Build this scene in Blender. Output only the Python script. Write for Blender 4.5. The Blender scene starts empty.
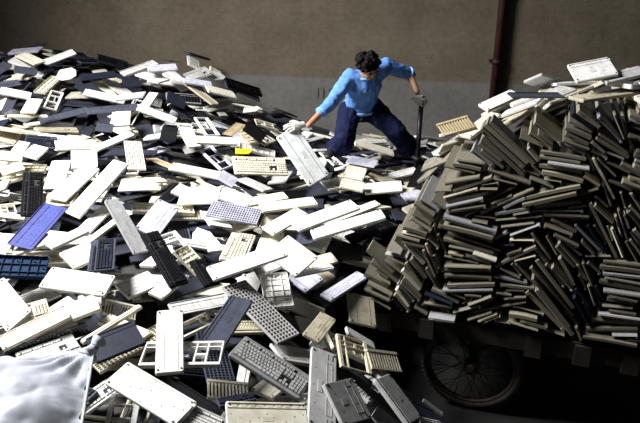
import bpy, math, random
import numpy as np
from mathutils import Vector, Matrix, noise

random.seed(11)
rng = np.random.default_rng(11)
SEED_HEAP = 55
SEED_LOAD = 13
scene = bpy.context.scene
COL = scene.collection
PI = math.pi

# ------------------------------------------------------------------ camera
CAMZ, PITCH, F, CX, CY = 3.2, math.radians(24), 690.0, 320.0, 211.5
SP, CP = math.sin(PITCH), math.cos(PITCH)
EYE = np.array([0.0, 0.0, CAMZ])


def ray(px, py):
    a, v = (px - CX) / F, (py - CY) / F
    return np.array([a, CP - v * SP, -(SP + v * CP)])      # times camera depth


def pw(px, py, Z):
    return EYE + ray(px, py) * Z


def project(p):
    q = np.asarray(p, float) - EYE
    Z = q[..., 1] * CP - q[..., 2] * SP
    v = -q[..., 1] * SP - q[..., 2] * CP
    return CX + F * q[..., 0] / Z, CY + F * v / Z, Z


cd = bpy.data.cameras.new('camera')
cam = bpy.data.objects.new('camera', cd)
COL.objects.link(cam)
cd.sensor_fit = 'HORIZONTAL'
cd.sensor_width = 36.0
cd.lens = F / 640.0 * 36.0
cd.clip_end = 60
cam.location = EYE
cam.rotation_euler = (PI / 2 - PITCH, 0, 0)
scene.camera = cam

# ------------------------------------------------------------------ materials
def new_mat(name):
    m = bpy.data.materials.new(name)
    m.use_nodes = True
    nt = m.node_tree
    b = nt.nodes['Principled BSDF']
    return m, nt, b


def N(nt, t, **kw):
    n = nt.nodes.new(t)
    for k, v in kw.items():
        if k in n.inputs:
            n.inputs[k].default_value = v
        else:
            setattr(n, k, v)
    return n


def ramp(nt, stops):
    r = nt.nodes.new('ShaderNodeValToRGB')
    e = r.color_ramp.elements
    while len(e) < len(stops):
        e.new(0.5)
    for i, (p, c) in enumerate(stops):
        e[i].position = p
        e[i].color = (*c, 1) if len(c) == 3 else c
    return r


def plastic(name, rough=0.55, dirt=0.30, scale=14.0, metal=0.0, spec=0.10):
    """moulded plastic that takes the object's own colour, with worn-in grime"""
    m, nt, b = new_mat(name)
    oi = N(nt, 'ShaderNodeObjectInfo')
    tc = N(nt, 'ShaderNodeTexCoord')
    add = N(nt, 'ShaderNodeVectorMath', operation='ADD')
    nt.links.new(tc.outputs['Object'], add.inputs[0])
    mulv = N(nt, 'ShaderNodeVectorMath', operation='SCALE')
    comb = N(nt, 'ShaderNodeCombineXYZ')
    for i in range(3):
        nt.links.new(oi.outputs['Random'], comb.inputs[i])
    nt.links.new(comb.outputs[0], mulv.inputs[0])
    mulv.inputs['Scale'].default_value = 23.0
    nt.links.new(mulv.outputs[0], add.inputs[1])
    n1 = N(nt, 'ShaderNodeTexNoise', Scale=scale, Detail=6.0, Roughness=0.65)
    nt.links.new(add.outputs[0], n1.inputs['Vector'])
    n2 = N(nt, 'ShaderNodeTexNoise', Scale=scale * 7, Detail=3.0)
    nt.links.new(add.outputs[0], n2.inputs['Vector'])
    r1 = ramp(nt, [(0.36, (1, 1, 1)), (0.72, (1 - dirt, 1 - dirt * 1.12, 1 - dirt * 1.35))])
    nt.links.new(n1.outputs['Fac'], r1.inputs[0])
    r2 = ramp(nt, [(0.0, (1, 1, 1)), (0.64, (1, 1, 1)), (0.72, (0.55, 0.5, 0.45))])
    nt.links.new(n2.outputs['Fac'], r2.inputs[0])
    m1 = N(nt, 'ShaderNodeMix', data_type='RGBA', blend_type='MULTIPLY')
    m1.inputs[0].default_value = 1.0
    nt.links.new(oi.outputs['Color'], m1.inputs[6])
    nt.links.new(r1.outputs[0], m1.inputs[7])
    m2 = N(nt, 'ShaderNodeMix', data_type='RGBA', blend_type='MULTIPLY')
    m2.inputs[0].default_value = 0.7
    nt.links.new(m1.outputs[2], m2.inputs[6])
    nt.links.new(r2.outputs[0], m2.inputs[7])
    nt.links.new(m2.outputs[2], b.inputs['Base Color'])
    b.inputs['Roughness'].default_value = rough
    b.inputs['Metallic'].default_value = metal
    b.inputs['Specular IOR Level'].default_value = spec
    return m


def simple(name, col, rough=0.6, metal=0.0, var=0.25, scale=20.0, bump=0.0, spec=0.4):
    m, nt, b = new_mat(name)
    tc = N(nt, 'ShaderNodeTexCoord')
    n1 = N(nt, 'ShaderNodeTexNoise', Scale=scale, Detail=5.0)
    nt.links.new(tc.outputs['Object'], n1.inputs['Vector'])
    r = ramp(nt, [(0.3, tuple(c * (1 - var) for c in col)), (0.7, tuple(min(1, c * (1 + var)) for c in col))])
    nt.links.new(n1.outputs['Fac'], r.inputs[0])
    nt.links.new(r.outputs[0], b.inputs['Base Color'])
    b.inputs['Roughness'].default_value = rough
    b.inputs['Metallic'].default_value = metal
    b.inputs['Specular IOR Level'].default_value = spec
    if bump:
        bp = N(nt, 'ShaderNodeBump', Strength=bump, Distance=0.01)
        nt.links.new(n1.outputs['Fac'], bp.inputs['Height'])
        nt.links.new(bp.outputs[0], b.inputs['Normal'])
    return m


PLASTIC = plastic('worn_plastic')
SHEET = plastic('sheet_metal', rough=0.48, dirt=0.35, metal=0.0, spec=0.3)
DARKHOLE = simple('dark_recess', (0.008, 0.008, 0.009), 0.8)
RUBBER = simple('black_rubber', (0.012, 0.012, 0.013), 0.7)
REDPRINT = simple('faded_red_print', (0.5, 0.16, 0.1), 0.6)

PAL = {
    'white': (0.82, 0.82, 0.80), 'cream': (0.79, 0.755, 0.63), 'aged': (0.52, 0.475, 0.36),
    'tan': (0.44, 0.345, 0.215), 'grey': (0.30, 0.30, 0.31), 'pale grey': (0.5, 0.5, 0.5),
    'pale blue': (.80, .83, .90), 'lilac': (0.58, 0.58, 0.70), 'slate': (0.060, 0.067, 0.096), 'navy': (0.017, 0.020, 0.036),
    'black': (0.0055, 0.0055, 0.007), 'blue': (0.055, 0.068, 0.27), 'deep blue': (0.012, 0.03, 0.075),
    'yellow': (0.75, 0.58, 0.03), 'straw': (0.44, 0.37, 0.22), 'shaded_drab': (0.185, 0.169, 0.131), 'dun': (0.235, 0.217, 0.176), 'shaded_sallow': (0.30, 0.275, 0.207),  # last three: load browns, darkened so the colour carries the load's shade
}
WORD = {'white': 'white', 'cream': 'cream', 'aged': 'yellowed', 'tan': 'tan', 'grey': 'mid-grey', 'pale grey': 'pale grey',
        'lilac': 'bluish-white', 'pale blue': 'bluish-white', 'slate': 'slate-blue', 'navy': 'navy', 'black': 'black', 'blue': 'violet-blue',
        'deep blue': 'dark blue', 'yellow': 'yellow', 'shaded_drab': 'shaded brown', 'dun': 'shaded greyish-brown', 'shaded_sallow': 'shaded brownish-cream', 'straw': 'straw-coloured'}

# ------------------------------------------------------------------ mesh building
class MB:
    def __init__(self):
        self.v, self.f = [], []

    def quadbox(self, lo, hi, taper=0.0, skip_bottom=False):
        x0, y0, z0 = lo
        x1, y1, z1 = hi
        t = taper
        b = len(self.v)
        self.v += [(x0, y0, z0), (x1, y0, z0), (x1, y1, z0), (x0, y1, z0),
                   (x0 + t, y0 + t, z1), (x1 - t, y0 + t, z1), (x1 - t, y1 - t, z1), (x0 + t, y1 - t, z1)]
        fs = [(4, 5, 6, 7), (0, 1, 5, 4), (1, 2, 6, 5), (2, 3, 7, 6), (3, 0, 4, 7)]
        if not skip_bottom:
            fs.append((3, 2, 1, 0))
        self.f += [tuple(b + i for i in f) for f in fs]
        return self

    def prism(self, pts, z0, z1, cham=0.0, chamfer_bottom=False):
        """vertical prism over a 2D outline, top edge chamfered"""
        n = len(pts)
        cxm = sum(p[0] for p in pts) / n
        cym = sum(p[1] for p in pts) / n

        def inset(d):
            out = []
            for i in range(n):
                p0, p1, p2 = pts[i - 1], pts[i], pts[(i + 1) % n]
                e1 = Vector((p1[0] - p0[0], p1[1] - p0[1])).normalized()
                e2 = Vector((p2[0] - p1[0], p2[1] - p1[1])).normalized()
                n1, n2 = Vector((-e1.y, e1.x)), Vector((-e2.y, e2.x))
                m = (n1 + n2)
                m = m / max(0.3, m.dot(m) / 2) if m.length > 1e-6 else n1
                out.append((p1[0] + m.x * d, p1[1] + m.y * d))
            return out
        rings = [(inset(cham) if chamfer_bottom and cham else pts, z0)]
        if chamfer_bottom and cham:
            rings.append((pts, z0 + cham))
        if cham:
            rings += [(pts, z1 - cham), (inset(cham), z1)]
        else:
            rings.append((pts, z1))
        b = len(self.v)
        for r, z in rings:
            self.v += [(p[0], p[1], z) for p in r]
        for k in range(len(rings) - 1):
            for i in range(n):
                j = (i + 1) % n
                self.f.append((b + k * n + i, b + k * n + j, b + (k + 1) * n + j, b + (k + 1) * n + i))
        self.f.append(tuple(b + i for i in reversed(range(n))))
        self.f.append(tuple(b + (len(rings) - 1) * n + i for i in range(n)))
        return self

    def disc(self, x, y, z0, z1, r, n=8):
        return self.prism([(x + r * math.cos(2 * PI * i / n), y + r * math.sin(2 * PI * i / n)) for i in range(n)], z0, z1)

    def tube(self, pts, radii, sides=10, cap=True, flat=None):
        """tube along points; flat = list of (second radius, axis vector) for an elliptical section"""
        pts = [Vector(p) for p in pts]
        n = len(pts)
        b = len(self.v)
        ref = None
        for i, p in enumerate(pts):
            d = (pts[min(i + 1, n - 1)] - pts[max(i - 1, 0)]).normalized()
            if flat:
                a = Vector(flat[i][1])
                a = (a - d * a.dot(d)).normalized()
            else:
                a = ref if ref is not None else (Vector((0, 0, 1)) if abs(d.z) < 0.9 else Vector((1, 0, 0)))
                a = (a - d * a.dot(d)).normalized()
                ref = a
            c = d.cross(a)
            r1 = radii[i]
            r2 = flat[i][0] if flat else r1
            for k in range(sides):
                th = 2 * PI * k / sides
                q = p + a * (r1 * math.cos(th)) + c * (r2 * math.sin(th))
                self.v.append(tuple(q))
        for i in range(n - 1):
            for k in range(sides):
                k2 = (k + 1) % sides
                self.f.append((b + i * sides + k, b + i * sides + k2, b + (i + 1) * sides + k2, b + (i + 1) * sides + k))
        if cap:
            self.f.append(tuple(b + k for k in reversed(range(sides))))
            self.f.append(tuple(b + (n - 1) * sides + k for k in range(sides)))
        return self

    def ball(self, c, r, frame=None, nu=12, nv=8):
        """ellipsoid; r scalar or (rx,ry,rz) along frame axes"""
        r = (r, r, r) if not hasattr(r, '__len__') else r
        fx, fy, fz = frame or (Vector((1, 0, 0)), Vector((0, 1, 0)), Vector((0, 0, 1)))
        c = Vector(c)
        b = len(self.v)
        self.v.append(tuple(c - fz * r[2]))
        for j in range(1, nv):
            ph = -PI / 2 + PI * j / nv
            for i in range(nu):
                th = 2 * PI * i / nu
                self.v.append(tuple(c + fx * (r[0] * math.cos(ph) * math.cos(th)) + fy * (r[1] * math.cos(ph) * math.sin(th)) + fz * (r[2] * math.sin(ph))))
        self.v.append(tuple(c + fz * r[2]))
        top = len(self.v) - 1
        for i in range(nu):
            i2 = (i + 1) % nu
            self.f.append((b, b + 1 + i2, b + 1 + i))
            self.f.append((top, top - nu + i, top - nu + i2))
            for j in range(nv - 2):
                q = b + 1 + j * nu
                self.f.append((q + i, q + i2, q + nu + i2, q + nu + i))
        return self

    def capsule(self, a, b, ra, rb, sides=14):
        a, b = Vector(a), Vector(b)
        self.tube([a, b], [ra, rb], sides)
        self.ball(a, ra, nu=sides, nv=8)
        self.ball(b, rb, nu=sides, nv=8)
        return self

    def xform(self, M, start=0):
        self.v[start:] = [tuple(M @ Vector(p)) for p in self.v[start:]]
        return self

    def mesh(self, name, mat, smooth=False, mats=None):
        me = bpy.data.meshes.new(name)
        me.from_pydata(self.v, [], self.f)
        me.materials.append(mat)
        if getattr(self, 'second', None):
            me.materials.append(mats or DARKHOLE)
            for i in self.second:
                me.polygons[i].material_index = 1
        if smooth:
            me.polygons.foreach_set('use_smooth', [True] * len(me.polygons))
        me.update()
        return me

    def plus(self, other):
        """take over another mesh's faces under the second material"""
        b = len(self.v)
        self.second = getattr(self, 'second', [])
        self.second += list(range(len(self.f), len(self.f) + len(other.f)))
        self.v += other.v
        self.f += [tuple(b + i for i in f) for f in other.f]
        return self

    def obj(self, name, mat, parent=None, smooth=False, color=None):
        o = bpy.data.objects.new(name, self.mesh(name, mat, smooth))
        COL.objects.link(o)
        if parent is not None:
            o.parent = parent
        if color:
            o.color = (*color, 1)
        return o


def rrect(hx, hy, r, n=3):
    out = []
    for cx, cy, a0 in ((hx - r, hy - r, 0), (-hx + r, hy - r, PI / 2), (-hx + r, -hy + r, PI), (hx - r, -hy + r, 1.5 * PI)):
        for i in range(n + 1):
            a = a0 + PI / 2 * i / n
            out.append((cx + r * math.cos(a), cy + r * math.sin(a)))
    return out


def tag(o, label, cat, group=None):
    o['label'] = label
    o['category'] = cat
    if group:
        o['group'] = group
    return o


def structure(o):
    o['kind'] = 'structure'
    return o


def empty(name, loc=(0, 0, 0)):
    o = bpy.data.objects.new(name, None)
    COL.objects.link(o)
    o.location = loc
    o.empty_display_size = 0.05
    return o


# ------------------------------------------------------------------ the kinds of scrap, as prototypes of parts
# every prototype: [(part name, mesh, colour role, parent part or None)], sized L0 x W0 x T0 about its base centre
PROTO = {}
L0, W0 = 0.45, 0.165


def key_rows(rows, x0, y0, kw, kd, gap, z0, h, taper=0.0018):
    m = MB()
    for r, spec in enumerate(rows):
        x = x0
        for w in spec:
            if w > 0:
                m.quadbox((x, y0 - (r + 1) * kd, z0), (x + w * kw - gap, y0 - r * kd - gap, z0 + h), taper, True)
            x += abs(w) * kw
    return m


def make_keyboard():
    hx, hy = L0 / 2, W0 / 2
    case = MB().prism(rrect(hx, hy, 0.010), 0, 0.019, 0.003, True)
    case.quadbox((-hx + .012, hy - .014, .019), (hx - .012, hy - .008, .0225), .001)
    wells = MB()
    for x0, x1, y0, y1 in ((-.213, .072, -.066, .036), (.078, .136, -.066, .036), (.142, .216, -.066, .036), (-.213, .072, .044, .062), (.078, .136, .044, .062)):
        wells.quadbox((x0, y0, .0185), (x1, y1, .0198))
    kw, kd = 0.0190, 0.0200
    main = key_rows([[1] * 13 + [2], [1.5] + [1] * 12 + [1.5], [1.8] + [1] * 11 + [2.2], [2.3] + [1] * 10 + [2.7], [1.3, 1.3, 1.3, 5.8, 1.3, 1.3, 1.3, 1.4]],
                    -.212, .035, kw, kd, .0028, .0196, .0075)
    nav = key_rows([[1, 1, 1], [1, 1, 1]], .0795, .035, kw, kd, .0028, .0196, .0075)
    arr = key_rows([[-3], [-3], [-3], [-1, 1, -1], [1, 1, 1]], .0795, .035, kw, kd, .0028, .0196, .0075)
    num = key_rows([[1, 1, 1, 1], [1, 1, 1, 1], [1, 1, 1, 1], [1, 1, 1, 1], [2, 1, 1]], .1425, .035, .0183, kd, .0028, .0196, .0075)
    fn = key_rows([[1, -.6, 1, 1, 1, 1, -.45, 1, 1, 1, 1, -.45, 1, 1, 1, 1, -.15, 1, 1, 1]], -.212, .0625, .0189, .018, .0028, .0196, .0065)
    led = MB().quadbox((.145, .046, .0188), (.212, .060, .0205))
    leds = MB()
    for i in range(3):
        leds.quadbox((.153 + .02 * i, .051, .0203), (.160 + .02 * i, .0545, .0212))
    P = PLASTIC
    PROTO['keyboard'] = dict(T=0.0275, parts=[('case', case.plus(wells).mesh('case', P), 'body', None),
                             ('main_keys', main.mesh('main_keys', P), 'key', None), ('navigation_keys', nav.mesh('navigation_keys', P), 'key', None), ('arrow_keys', arr.mesh('arrow_keys', P), 'key', None),
                             ('number_pad_keys', num.mesh('number_pad_keys', P), 'key', None), ('function_keys', fn.mesh('function_keys', P), 'key', None),
                             ('light_panel', led.plus(leds).mesh('light_panel', P), 'body', None)])
    lo = MB().prism(rrect(hx, hy, 0.010, 1), 0, 0.019, 0.003)
    kl = key_rows([[-.3, 14.6, -.3, 3, -.3, 3.8]], -.213, .063, .0190, .017, .0, .0188, .006)
    kl2 = key_rows([[1.9] * 11] * 5, -.212, .036, .0203, .0205, .0035, .0188, .0075)
    PROTO['keyboard_small'] = dict(T=0.0265, parts=[('case', lo.mesh('case', P), 'body', None), ('keys', kl2.mesh('keys', P), 'key', None), ('function_keys', kl.mesh('function_keys', P), 'key', None)])


def make_cover(v):
    hx, hy = L0 / 2, W0 / 2
    sh = MB().prism(rrect(hx, hy, 0.012), 0, 0.020, 0.004, True)
    foot = []
    det = MB()
    if v == 0:      # lip and step along one long side
        sh.quadbox((-hx + .006, hy - .040, .020), (hx - .006, hy - .034, .0225), .001)
        sh.quadbox((-hx + .010, hy - .016, .020), (hx - .010, hy - .006, .0245), .002)
        for i in range(9):
            x = -hx + .03 + i * .049
            sh.quadbox((x, hy - .032, .020), (x + .034, hy - .018, .0212), .0015)
        for x, y in ((-.2, .01), (-.1, -.03), (0, .012), (.1, -.03), (.2, .01), (-.2, -.07), (.2, -.07), (0, -.068), (-.05, -.01), (.15, .0), (-.15, -.05), (.06, -.052)):
            det.disc(x, y, .0195, .0206, .0032)
    elif v == 1:    # raised label frame and flip-foot slots
        sh.quadbox((-.15, -.055, .020), (.15, -.052, .0214)); sh.quadbox((-.15, -.022, .020), (.15, -.019, .0214))
        sh.quadbox((-.15, -.055, .020), (-.147, -.019, .0214)); sh.quadbox((.147, -.055, .020), (.15, -.019, .0214))
        sh.quadbox((-.035, .005, .020), (.035, .035, .0214), .001)
        for s in (-1, 1):
            det.quadbox((s * .185 - .018, -.060, .0195), (s * .185 + .018, -.054, .0207))
            det.quadbox((s * .185 - .018, -.030, .0195), (s * .185 + .018, -.027, .0207))
        for x, y in ((-.2, .06), (.2, .06), (0, .06), (-.1, .05), (.1, .05)):
            det.disc(x, y, .0195, .0206, .003)
    else:           # plain panel with two long grooves
        det.quadbox((-hx + .01, .030, .0195), (hx - .01, .0325, .0204))
        det.quadbox((-hx + .01, -.052, .0195), (hx - .01, -.0495, .0204))
        for x, y in ((-.19, .06), (.19, .06), (-.19, -.066), (.19, -.066), (-.02, .0)):
            det.disc(x, y, .0195, .0206, .0036)
    parts = [('shell', sh.plus(det).mesh('shell', PLASTIC), 'body', None)]
    lab = MB().quadbox((-.05, -.046, .020), (.03, -.028, .0209)) if v == 1 else MB().quadbox((-.03, -.030, .020), (.03, -.004, .0208))
    parts.append(('label_plate', lab.mesh('label_plate', PLASTIC), 'label', None))
    for x, y in ((-.205, .066), (.205, .066), (-.205, -.068), (.205, -.068)):
        parts.append(('rubber_foot', MB().disc(x, y, .0195, .0228, .006, 10).mesh('rubber_foot', RUBBER), None, None))
    PROTO['keyboard_cover_%d' % v] = dict(T=0.0245 if v == 0 else .0225, parts=parts)


def make_cover_small():
    hx, hy = L0 / 2, W0 / 2
    sh = MB().prism(rrect(hx, hy, 0.012, 1), 0, 0.020, 0.004)
    sh.quadbox((-hx + .010, hy - .030, .020), (hx - .010, hy - .008, .0235), .002)
    lab = MB().quadbox((-.05, -.046, .020), (.05, -.016, .0209))
    PROTO['keyboard_cover_small'] = dict(T=0.0235, parts=[('shell', sh.mesh('shell', PLASTIC), 'body', None), ('label_plate', lab.mesh('label_plate', PLASTIC), 'label', None)])


def make_frame(v):
    hx, hy = L0 / 2, W0 / 2
    m = MB()
    h = .018
    if v == 0:
        xs, ys = [-hx, .075, .140, hx], [-hy, hy - .045, hy]
        w = .011
        m.quadbox((-hx, -hy, 0), (hx, -hy + .02, h), .002); m.quadbox((-hx, hy - .018, 0), (hx, hy, h), .002)
        m.quadbox((-hx, -hy + .02, 0), (-hx + w, hy - .018, h), .0015); m.quadbox((hx - w, -hy + .02, 0), (hx, hy - .018, h), .0015)
        for x in (.075, .140):
            m.quadbox((x - w / 2, -hy + .02, 0), (x + w / 2, hy - .018, h), .0015)
        m.quadbox((-hx + w, hy - .046, 0), (hx - w, hy - .038, h), .0015)
        m.quadbox((.0805, -hy + .062, 0), (.1345, -hy + .078, h), .0015)
    else:
        w = .014
        m.quadbox((-hx, -hy, 0), (hx, -hy + .034, h), .003); m.quadbox((-hx, hy - .026, 0), (hx, hy, h), .003)
        m.quadbox((-hx, -hy + .034, 0), (-hx + w, hy - .026, h), .002); m.quadbox((hx - w, -hy + .034, 0), (hx, hy - .026, h), .002)
        m.quadbox((-.06, -hy + .034, 0), (-.046, hy - .026, h), .002)
        m.quadbox((.09, -hy + .034, 0), (.104, hy - .026, h), .002)
        m.quadbox((-.046, -.012, 0), (.09, -.002, h), .002)
    led = MB().quadbox((.150, hy - .017, h - .001), (.212, hy - .003, h + .0022), .001)
    PROTO['keyboard_surround_%d' % v] = dict(T=.0205, parts=[('bezel_rim', m.mesh('bezel_rim', PLASTIC), 'body', None), ('light_panel', led.mesh('light_panel', PLASTIC), 'label', None)])


def make_key_grid():
    hx, hy = L0 / 2, W0 / 2
    m = MB()
    m.quadbox((-hx, -hy, 0), (hx, hy, .006))
    nx, ny = 20, 7
    b = .0065
    for i in range(nx + 1):
        x = -hx + b / 2 + (L0 - b) * i / nx
        m.quadbox((x - b / 2, -hy, .006), (x + b / 2, hy, .016), .0008)
    for j in range(ny + 1):
        y = -hy + b / 2 + (W0 - b) * j / ny
        m.quadbox((-hx, y - b / 2, .006), (hx, y + b / 2, .0158), .0008)
    fl = MB()
    for i in range(nx):
        for j in range(ny):
            x = -hx + b / 2 + (L0 - b) * (i + .5) / nx
            y = -hy + b / 2 + (W0 - b) * (j + .5) / ny
            fl.quadbox((x - .0075, y - .0075, .0055), (x + .0075, y + .0075, .0066))
    PROTO['key_grid'] = dict(T=.0165, parts=[('grid_plate', m.plus(fl).mesh('grid_plate', PLASTIC), 'body', None)])


def make_tray():
    hx, hy = L0 / 2, W0 / 2
    m = MB().prism(rrect(hx, hy, .01, 2), 0, .006, 0)
    t = .005
    for lo, hi in (((-hx + .004, -hy, 0), (hx - .004, -hy + t, .026)), ((-hx + .004, hy - t, 0), (hx - .004, hy, .026)), ((-hx, -hy + .004, 0), (-hx + t, hy - .004, .026)), ((hx - t, -hy + .004, 0), (hx, hy - .004, .026))):
        m.quadbox(lo, hi, .001)
    ribs = MB()
    for x in (-.15, -.075, 0.0, .075, .15):
        ribs.quadbox((x - .0015, -hy + t, .006), (x + .0015, hy - t, .015))
    ribs.quadbox((-hx + t, .022, .006), (hx - t, .025, .017)); ribs.quadbox((-hx + t, -.040, .006), (hx - t, -.037, .017))
    posts = ribs
    for x, y in ((-.19, .05), (-.11, -.06), (-.03, .05), (.04, -.06), (.11, .05), (.19, -.06), (-.19, -.015), (.19, .0)):
        posts.disc(x, y, .006, .021, .005)
    PROTO['keyboard_tray'] = dict(T=.0265, parts=[('tray_shell', m.mesh('tray_shell', PLASTIC), 'body', None), ('stiffening_ribs', ribs.mesh('stiffening_ribs', PLASTIC), 'body', None)])


def make_plate():
    hx, hy = L0 / 2, W0 / 2
    m = MB().prism(rrect(hx, hy, .008, 2), 0, .005, .001)
    m.quadbox((-hx + .01, hy - .007, .005), (hx - .01, hy - .003, .0105), .0005)
    m.quadbox((-hx + .02, -hy + .018, .005), (hx - .02, -hy + .028, .0075), .002)
    m.quadbox((-hx + .02, hy - .05, .005), (hx - .02, hy - .042, .0075), .002)
    holes = MB()
    r2 = random.Random(4)
    for i in range(9):
        for j in range(3):
            holes.disc(-.19 + .047 * i + r2.uniform(-.006, .006), -.036 + .032 * j, .0045, .0058, .0038, 7)
    PROTO['backing_plate'] = dict(T=.011, parts=[('metal_sheet', m.plus(holes).mesh('metal_sheet', SHEET), 'body', None)])


def make_fragment(v):
    r2 = random.Random(30 + v)
    hx, hy = L0 / 2, W0 / 2
    shapes = [[(-hx, -hy * .7), (-.05, -hy), (.12, -hy * .8), (hx, -.02), (.17, .05), (.05, hy), (-.09, hy * .8), (-.2, .05)],
              [(-hx, -hy), (.1, -hy), (hx, .0), (.14, hy), (-.06, .045), (-hx * .8, hy)],
              [(-hx, -.01), (-.1, -hy), (hx, -hy * .6), (hx * .8, hy), (-.02, hy * .8), (-.15, hy)]]
    m = MB().prism(shapes[v], 0, .009, .002)
    m.quadbox((-.12, -.012, .009), (.11, -.004, .014), .0015)
    m.quadbox((-.03, -.05, .009), (-.024, .04, .013), .001)
    PROTO['shell_fragment_%d' % v] = dict(T=.0145, parts=[('broken_shell', m.mesh('broken_shell', PLASTIC), 'body', None)])


def make_strip():
    hx, hy = L0 / 2, W0 / 2
    m = MB().prism(rrect(hx, hy, .02, 3), 0, .018, .006)
    m.quadbox((-hx + .03, -hy * .35, .018), (hx - .03, -hy * .1, .0215), .002)
    end = MB().quadbox((hx - .05, -hy * .6, .0178), (hx - .025, hy * .6, .0205), .001)
    PROTO['wrist_rest'] = dict(T=.022, parts=[('pad', m.mesh('pad', PLASTIC), 'body', None), ('end_clip', end.mesh('end_clip', PLASTIC), 'body', None)])


def make_comb():
    hx, hy = L0 / 2, W0 / 2
    m = MB().quadbox((-hx, hy - .025, 0), (hx, hy, .014), .002)
    m.quadbox((-hx, -hy, 0), (hx, -hy + .012, .012), .002)
    for i in range(12):
        x = -hx + .006 + i * (L0 - .012 - .022) / 11
        m.quadbox((x, -hy + .012, 0), (x + .022, hy - .025, .011), .003)
    PROTO['slatted_panel'] = dict(T=.0145, parts=[('slats', m.mesh('slats', PLASTIC), 'body', None)])


make_keyboard()
for v_ in range(3):
    make_cover(v_)
    make_fragment(v_)
make_cover_small()
make_frame(0); make_frame(1)
make_key_grid(); make_tray(); make_plate(); make_strip(); make_comb()

NAME = {'keyboard': 'keyboard', 'keyboard_small': 'keyboard', 'key_grid': 'key_grid', 'keyboard_tray': 'keyboard_tray', 'backing_plate': 'backing_plate',
        'wrist_rest': 'wrist_rest', 'slatted_panel': 'slatted_panel'}
KINDWORD = {'keyboard': 'keyboard', 'keyboard_cover': 'keyboard cover', 'keyboard_surround': 'open keyboard surround', 'key_grid': 'key grid', 'keyboard_tray': 'hollow keyboard tray',
            'backing_plate': 'flat backing plate', 'shell_fragment': 'broken shell piece', 'wrist_rest': 'narrow plastic strip', 'slatted_panel': 'slatted panel'}


def kind_name(k):
    if k in NAME:
        return NAME[k]
    return '_'.join(k.split('_')[:2])


def spawn(proto, rec):
    """one thing with its own parts at rec's pose"""
    P = PROTO[proto]
    name = kind_name(proto)
    c, ex, ey, ez = rec['c'], rec['ex'], rec['ey'], rec['ez']
    sx, sy, sz = rec['L'] / L0, rec['W'] / W0, rec['T'] / P['T']
    Mx = Matrix(((ex[0], ey[0], ez[0], c[0]), (ex[1], ey[1], ez[1], c[1]), (ex[2], ey[2], ez[2], c[2]), (0, 0, 0, 1)))
    body = PAL[rec['col']]
    j = 1 + rec.get('jit', 0)
    body = tuple(min(.85, x * j) for x in body)
    key = PAL[rec['keycol']] if rec.get('keycol') else tuple(x * .88 for x in body)
    lab = tuple(x * .86 for x in body)
    roles = {'body': body, 'key': key, 'label': lab, None: (1, 1, 1)}
    parts = P['parts']
    if len(parts) == 1:
        root = bpy.data.objects.new(name, parts[0][1])
        root.color = (*body, 1)
        COL.objects.link(root)
    else:
        root = bpy.data.objects.new(name, None)
        root.empty_display_size = .05
        COL.objects.link(root)
        made = {}
        for pn, me, role, par in parts:
            o = bpy.data.objects.new(pn, me)
            o.color = (*roles[role], 1)
            o.parent = made.get(par, root)
            COL.objects.link(o)
            made[pn] = o
        if rec.get('print'):
            mb = MB()
            r2 = random.Random(5)
            for j_ in range(5):
                x = -.05
                while x < .11:
                    w = r2.choice([.012, .02, .03])
                    if r2.random() < .7:
                        mb.quadbox((x, -.052 + j_ * .022, .0222), (x + w, -.052 + j_ * .022 + .006, .0231))
                        mb.quadbox((x, -.052 + j_ * .022, .0222), (x + .004, -.052 + j_ * .022 + .014, .0231))
                    x += w + .01
            pr = mb.obj('printed_panel', REDPRINT, root)
            pr['label'] = 'faded red printed key legends'
    root.matrix_world = Mx @ Matrix.Diagonal((sx, sy, sz, 1))
    rec['obj'] = root
    return root


# ------------------------------------------------------------------ the lie of the heap
ctrl_px = [(40, 49, 8.6), (90, 54, 8.55), (150, 74, 8.53), (240, 104, 8.48), (300, 124, 8.45), (420, 140, 8.9), (380, 152, 8.0), (-120, 48, 8.6),
           (333, 184, 6.75), (411, 165, 7.0), (100, 130, 7.0), (20, 130, 7.0), (20, 200, 5.3), (100, 200, 5.5), (60, 280, 4.15), (200, 200, 5.6),
           (300, 200, 6.2), (200, 300, 4.25), (270, 360, 3.5), (300, 270, 4.7), (30, 420, 3.25), (150, 400, 3.3), (300, 420, 3.3), (350, 400, 3.7),
           (400, 415, 4.05), (430, 400, 4.45), (340, 300, 4.6), (370, 340, 4.5), (385, 240, 5.3), (400, 200, 6.0), (400, 185, 6.6), (450, 150, 8.0), (480, 180, 7.0),
           (600, 420, 4.65), (520, 420, 4.65), (700, 330, 5.6), (560, 200, 8.0), (-150, 200, 5.3), (-100, 300, 4.05), (-100, 450, 3.2), (200, 500, 2.9), (350, 500, 3.0), (480, 500, 3.9)]
ctrl = np.array([pw(*p) for p in ctrl_px])
ctrl[:, 2] = np.maximum(ctrl[:, 2], 0.0)
_d = np.sqrt(((ctrl[:, None, :2] - ctrl[None, :, :2]) ** 2).sum(-1))
_n = len(ctrl)
_A = np.zeros((_n + 1, _n + 1))
_A[:_n, :_n] = -_d - 0.03 * np.eye(_n)
_A[:_n, _n] = 1
_A[_n, :_n] = 1
_sol = np.linalg.solve(_A, np.concatenate([ctrl[:, 2], [0]]))


def surf(x, y):
    x, y = np.asarray(x, float), np.asarray(y, float)
    z = np.full(x.shape, _sol[-1])
    for i in range(_n):
        z = z - _sol[i] * np.sqrt((x - ctrl[i, 0]) ** 2 + (y - ctrl[i, 1]) ** 2 + 0.01)
    return z


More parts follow.
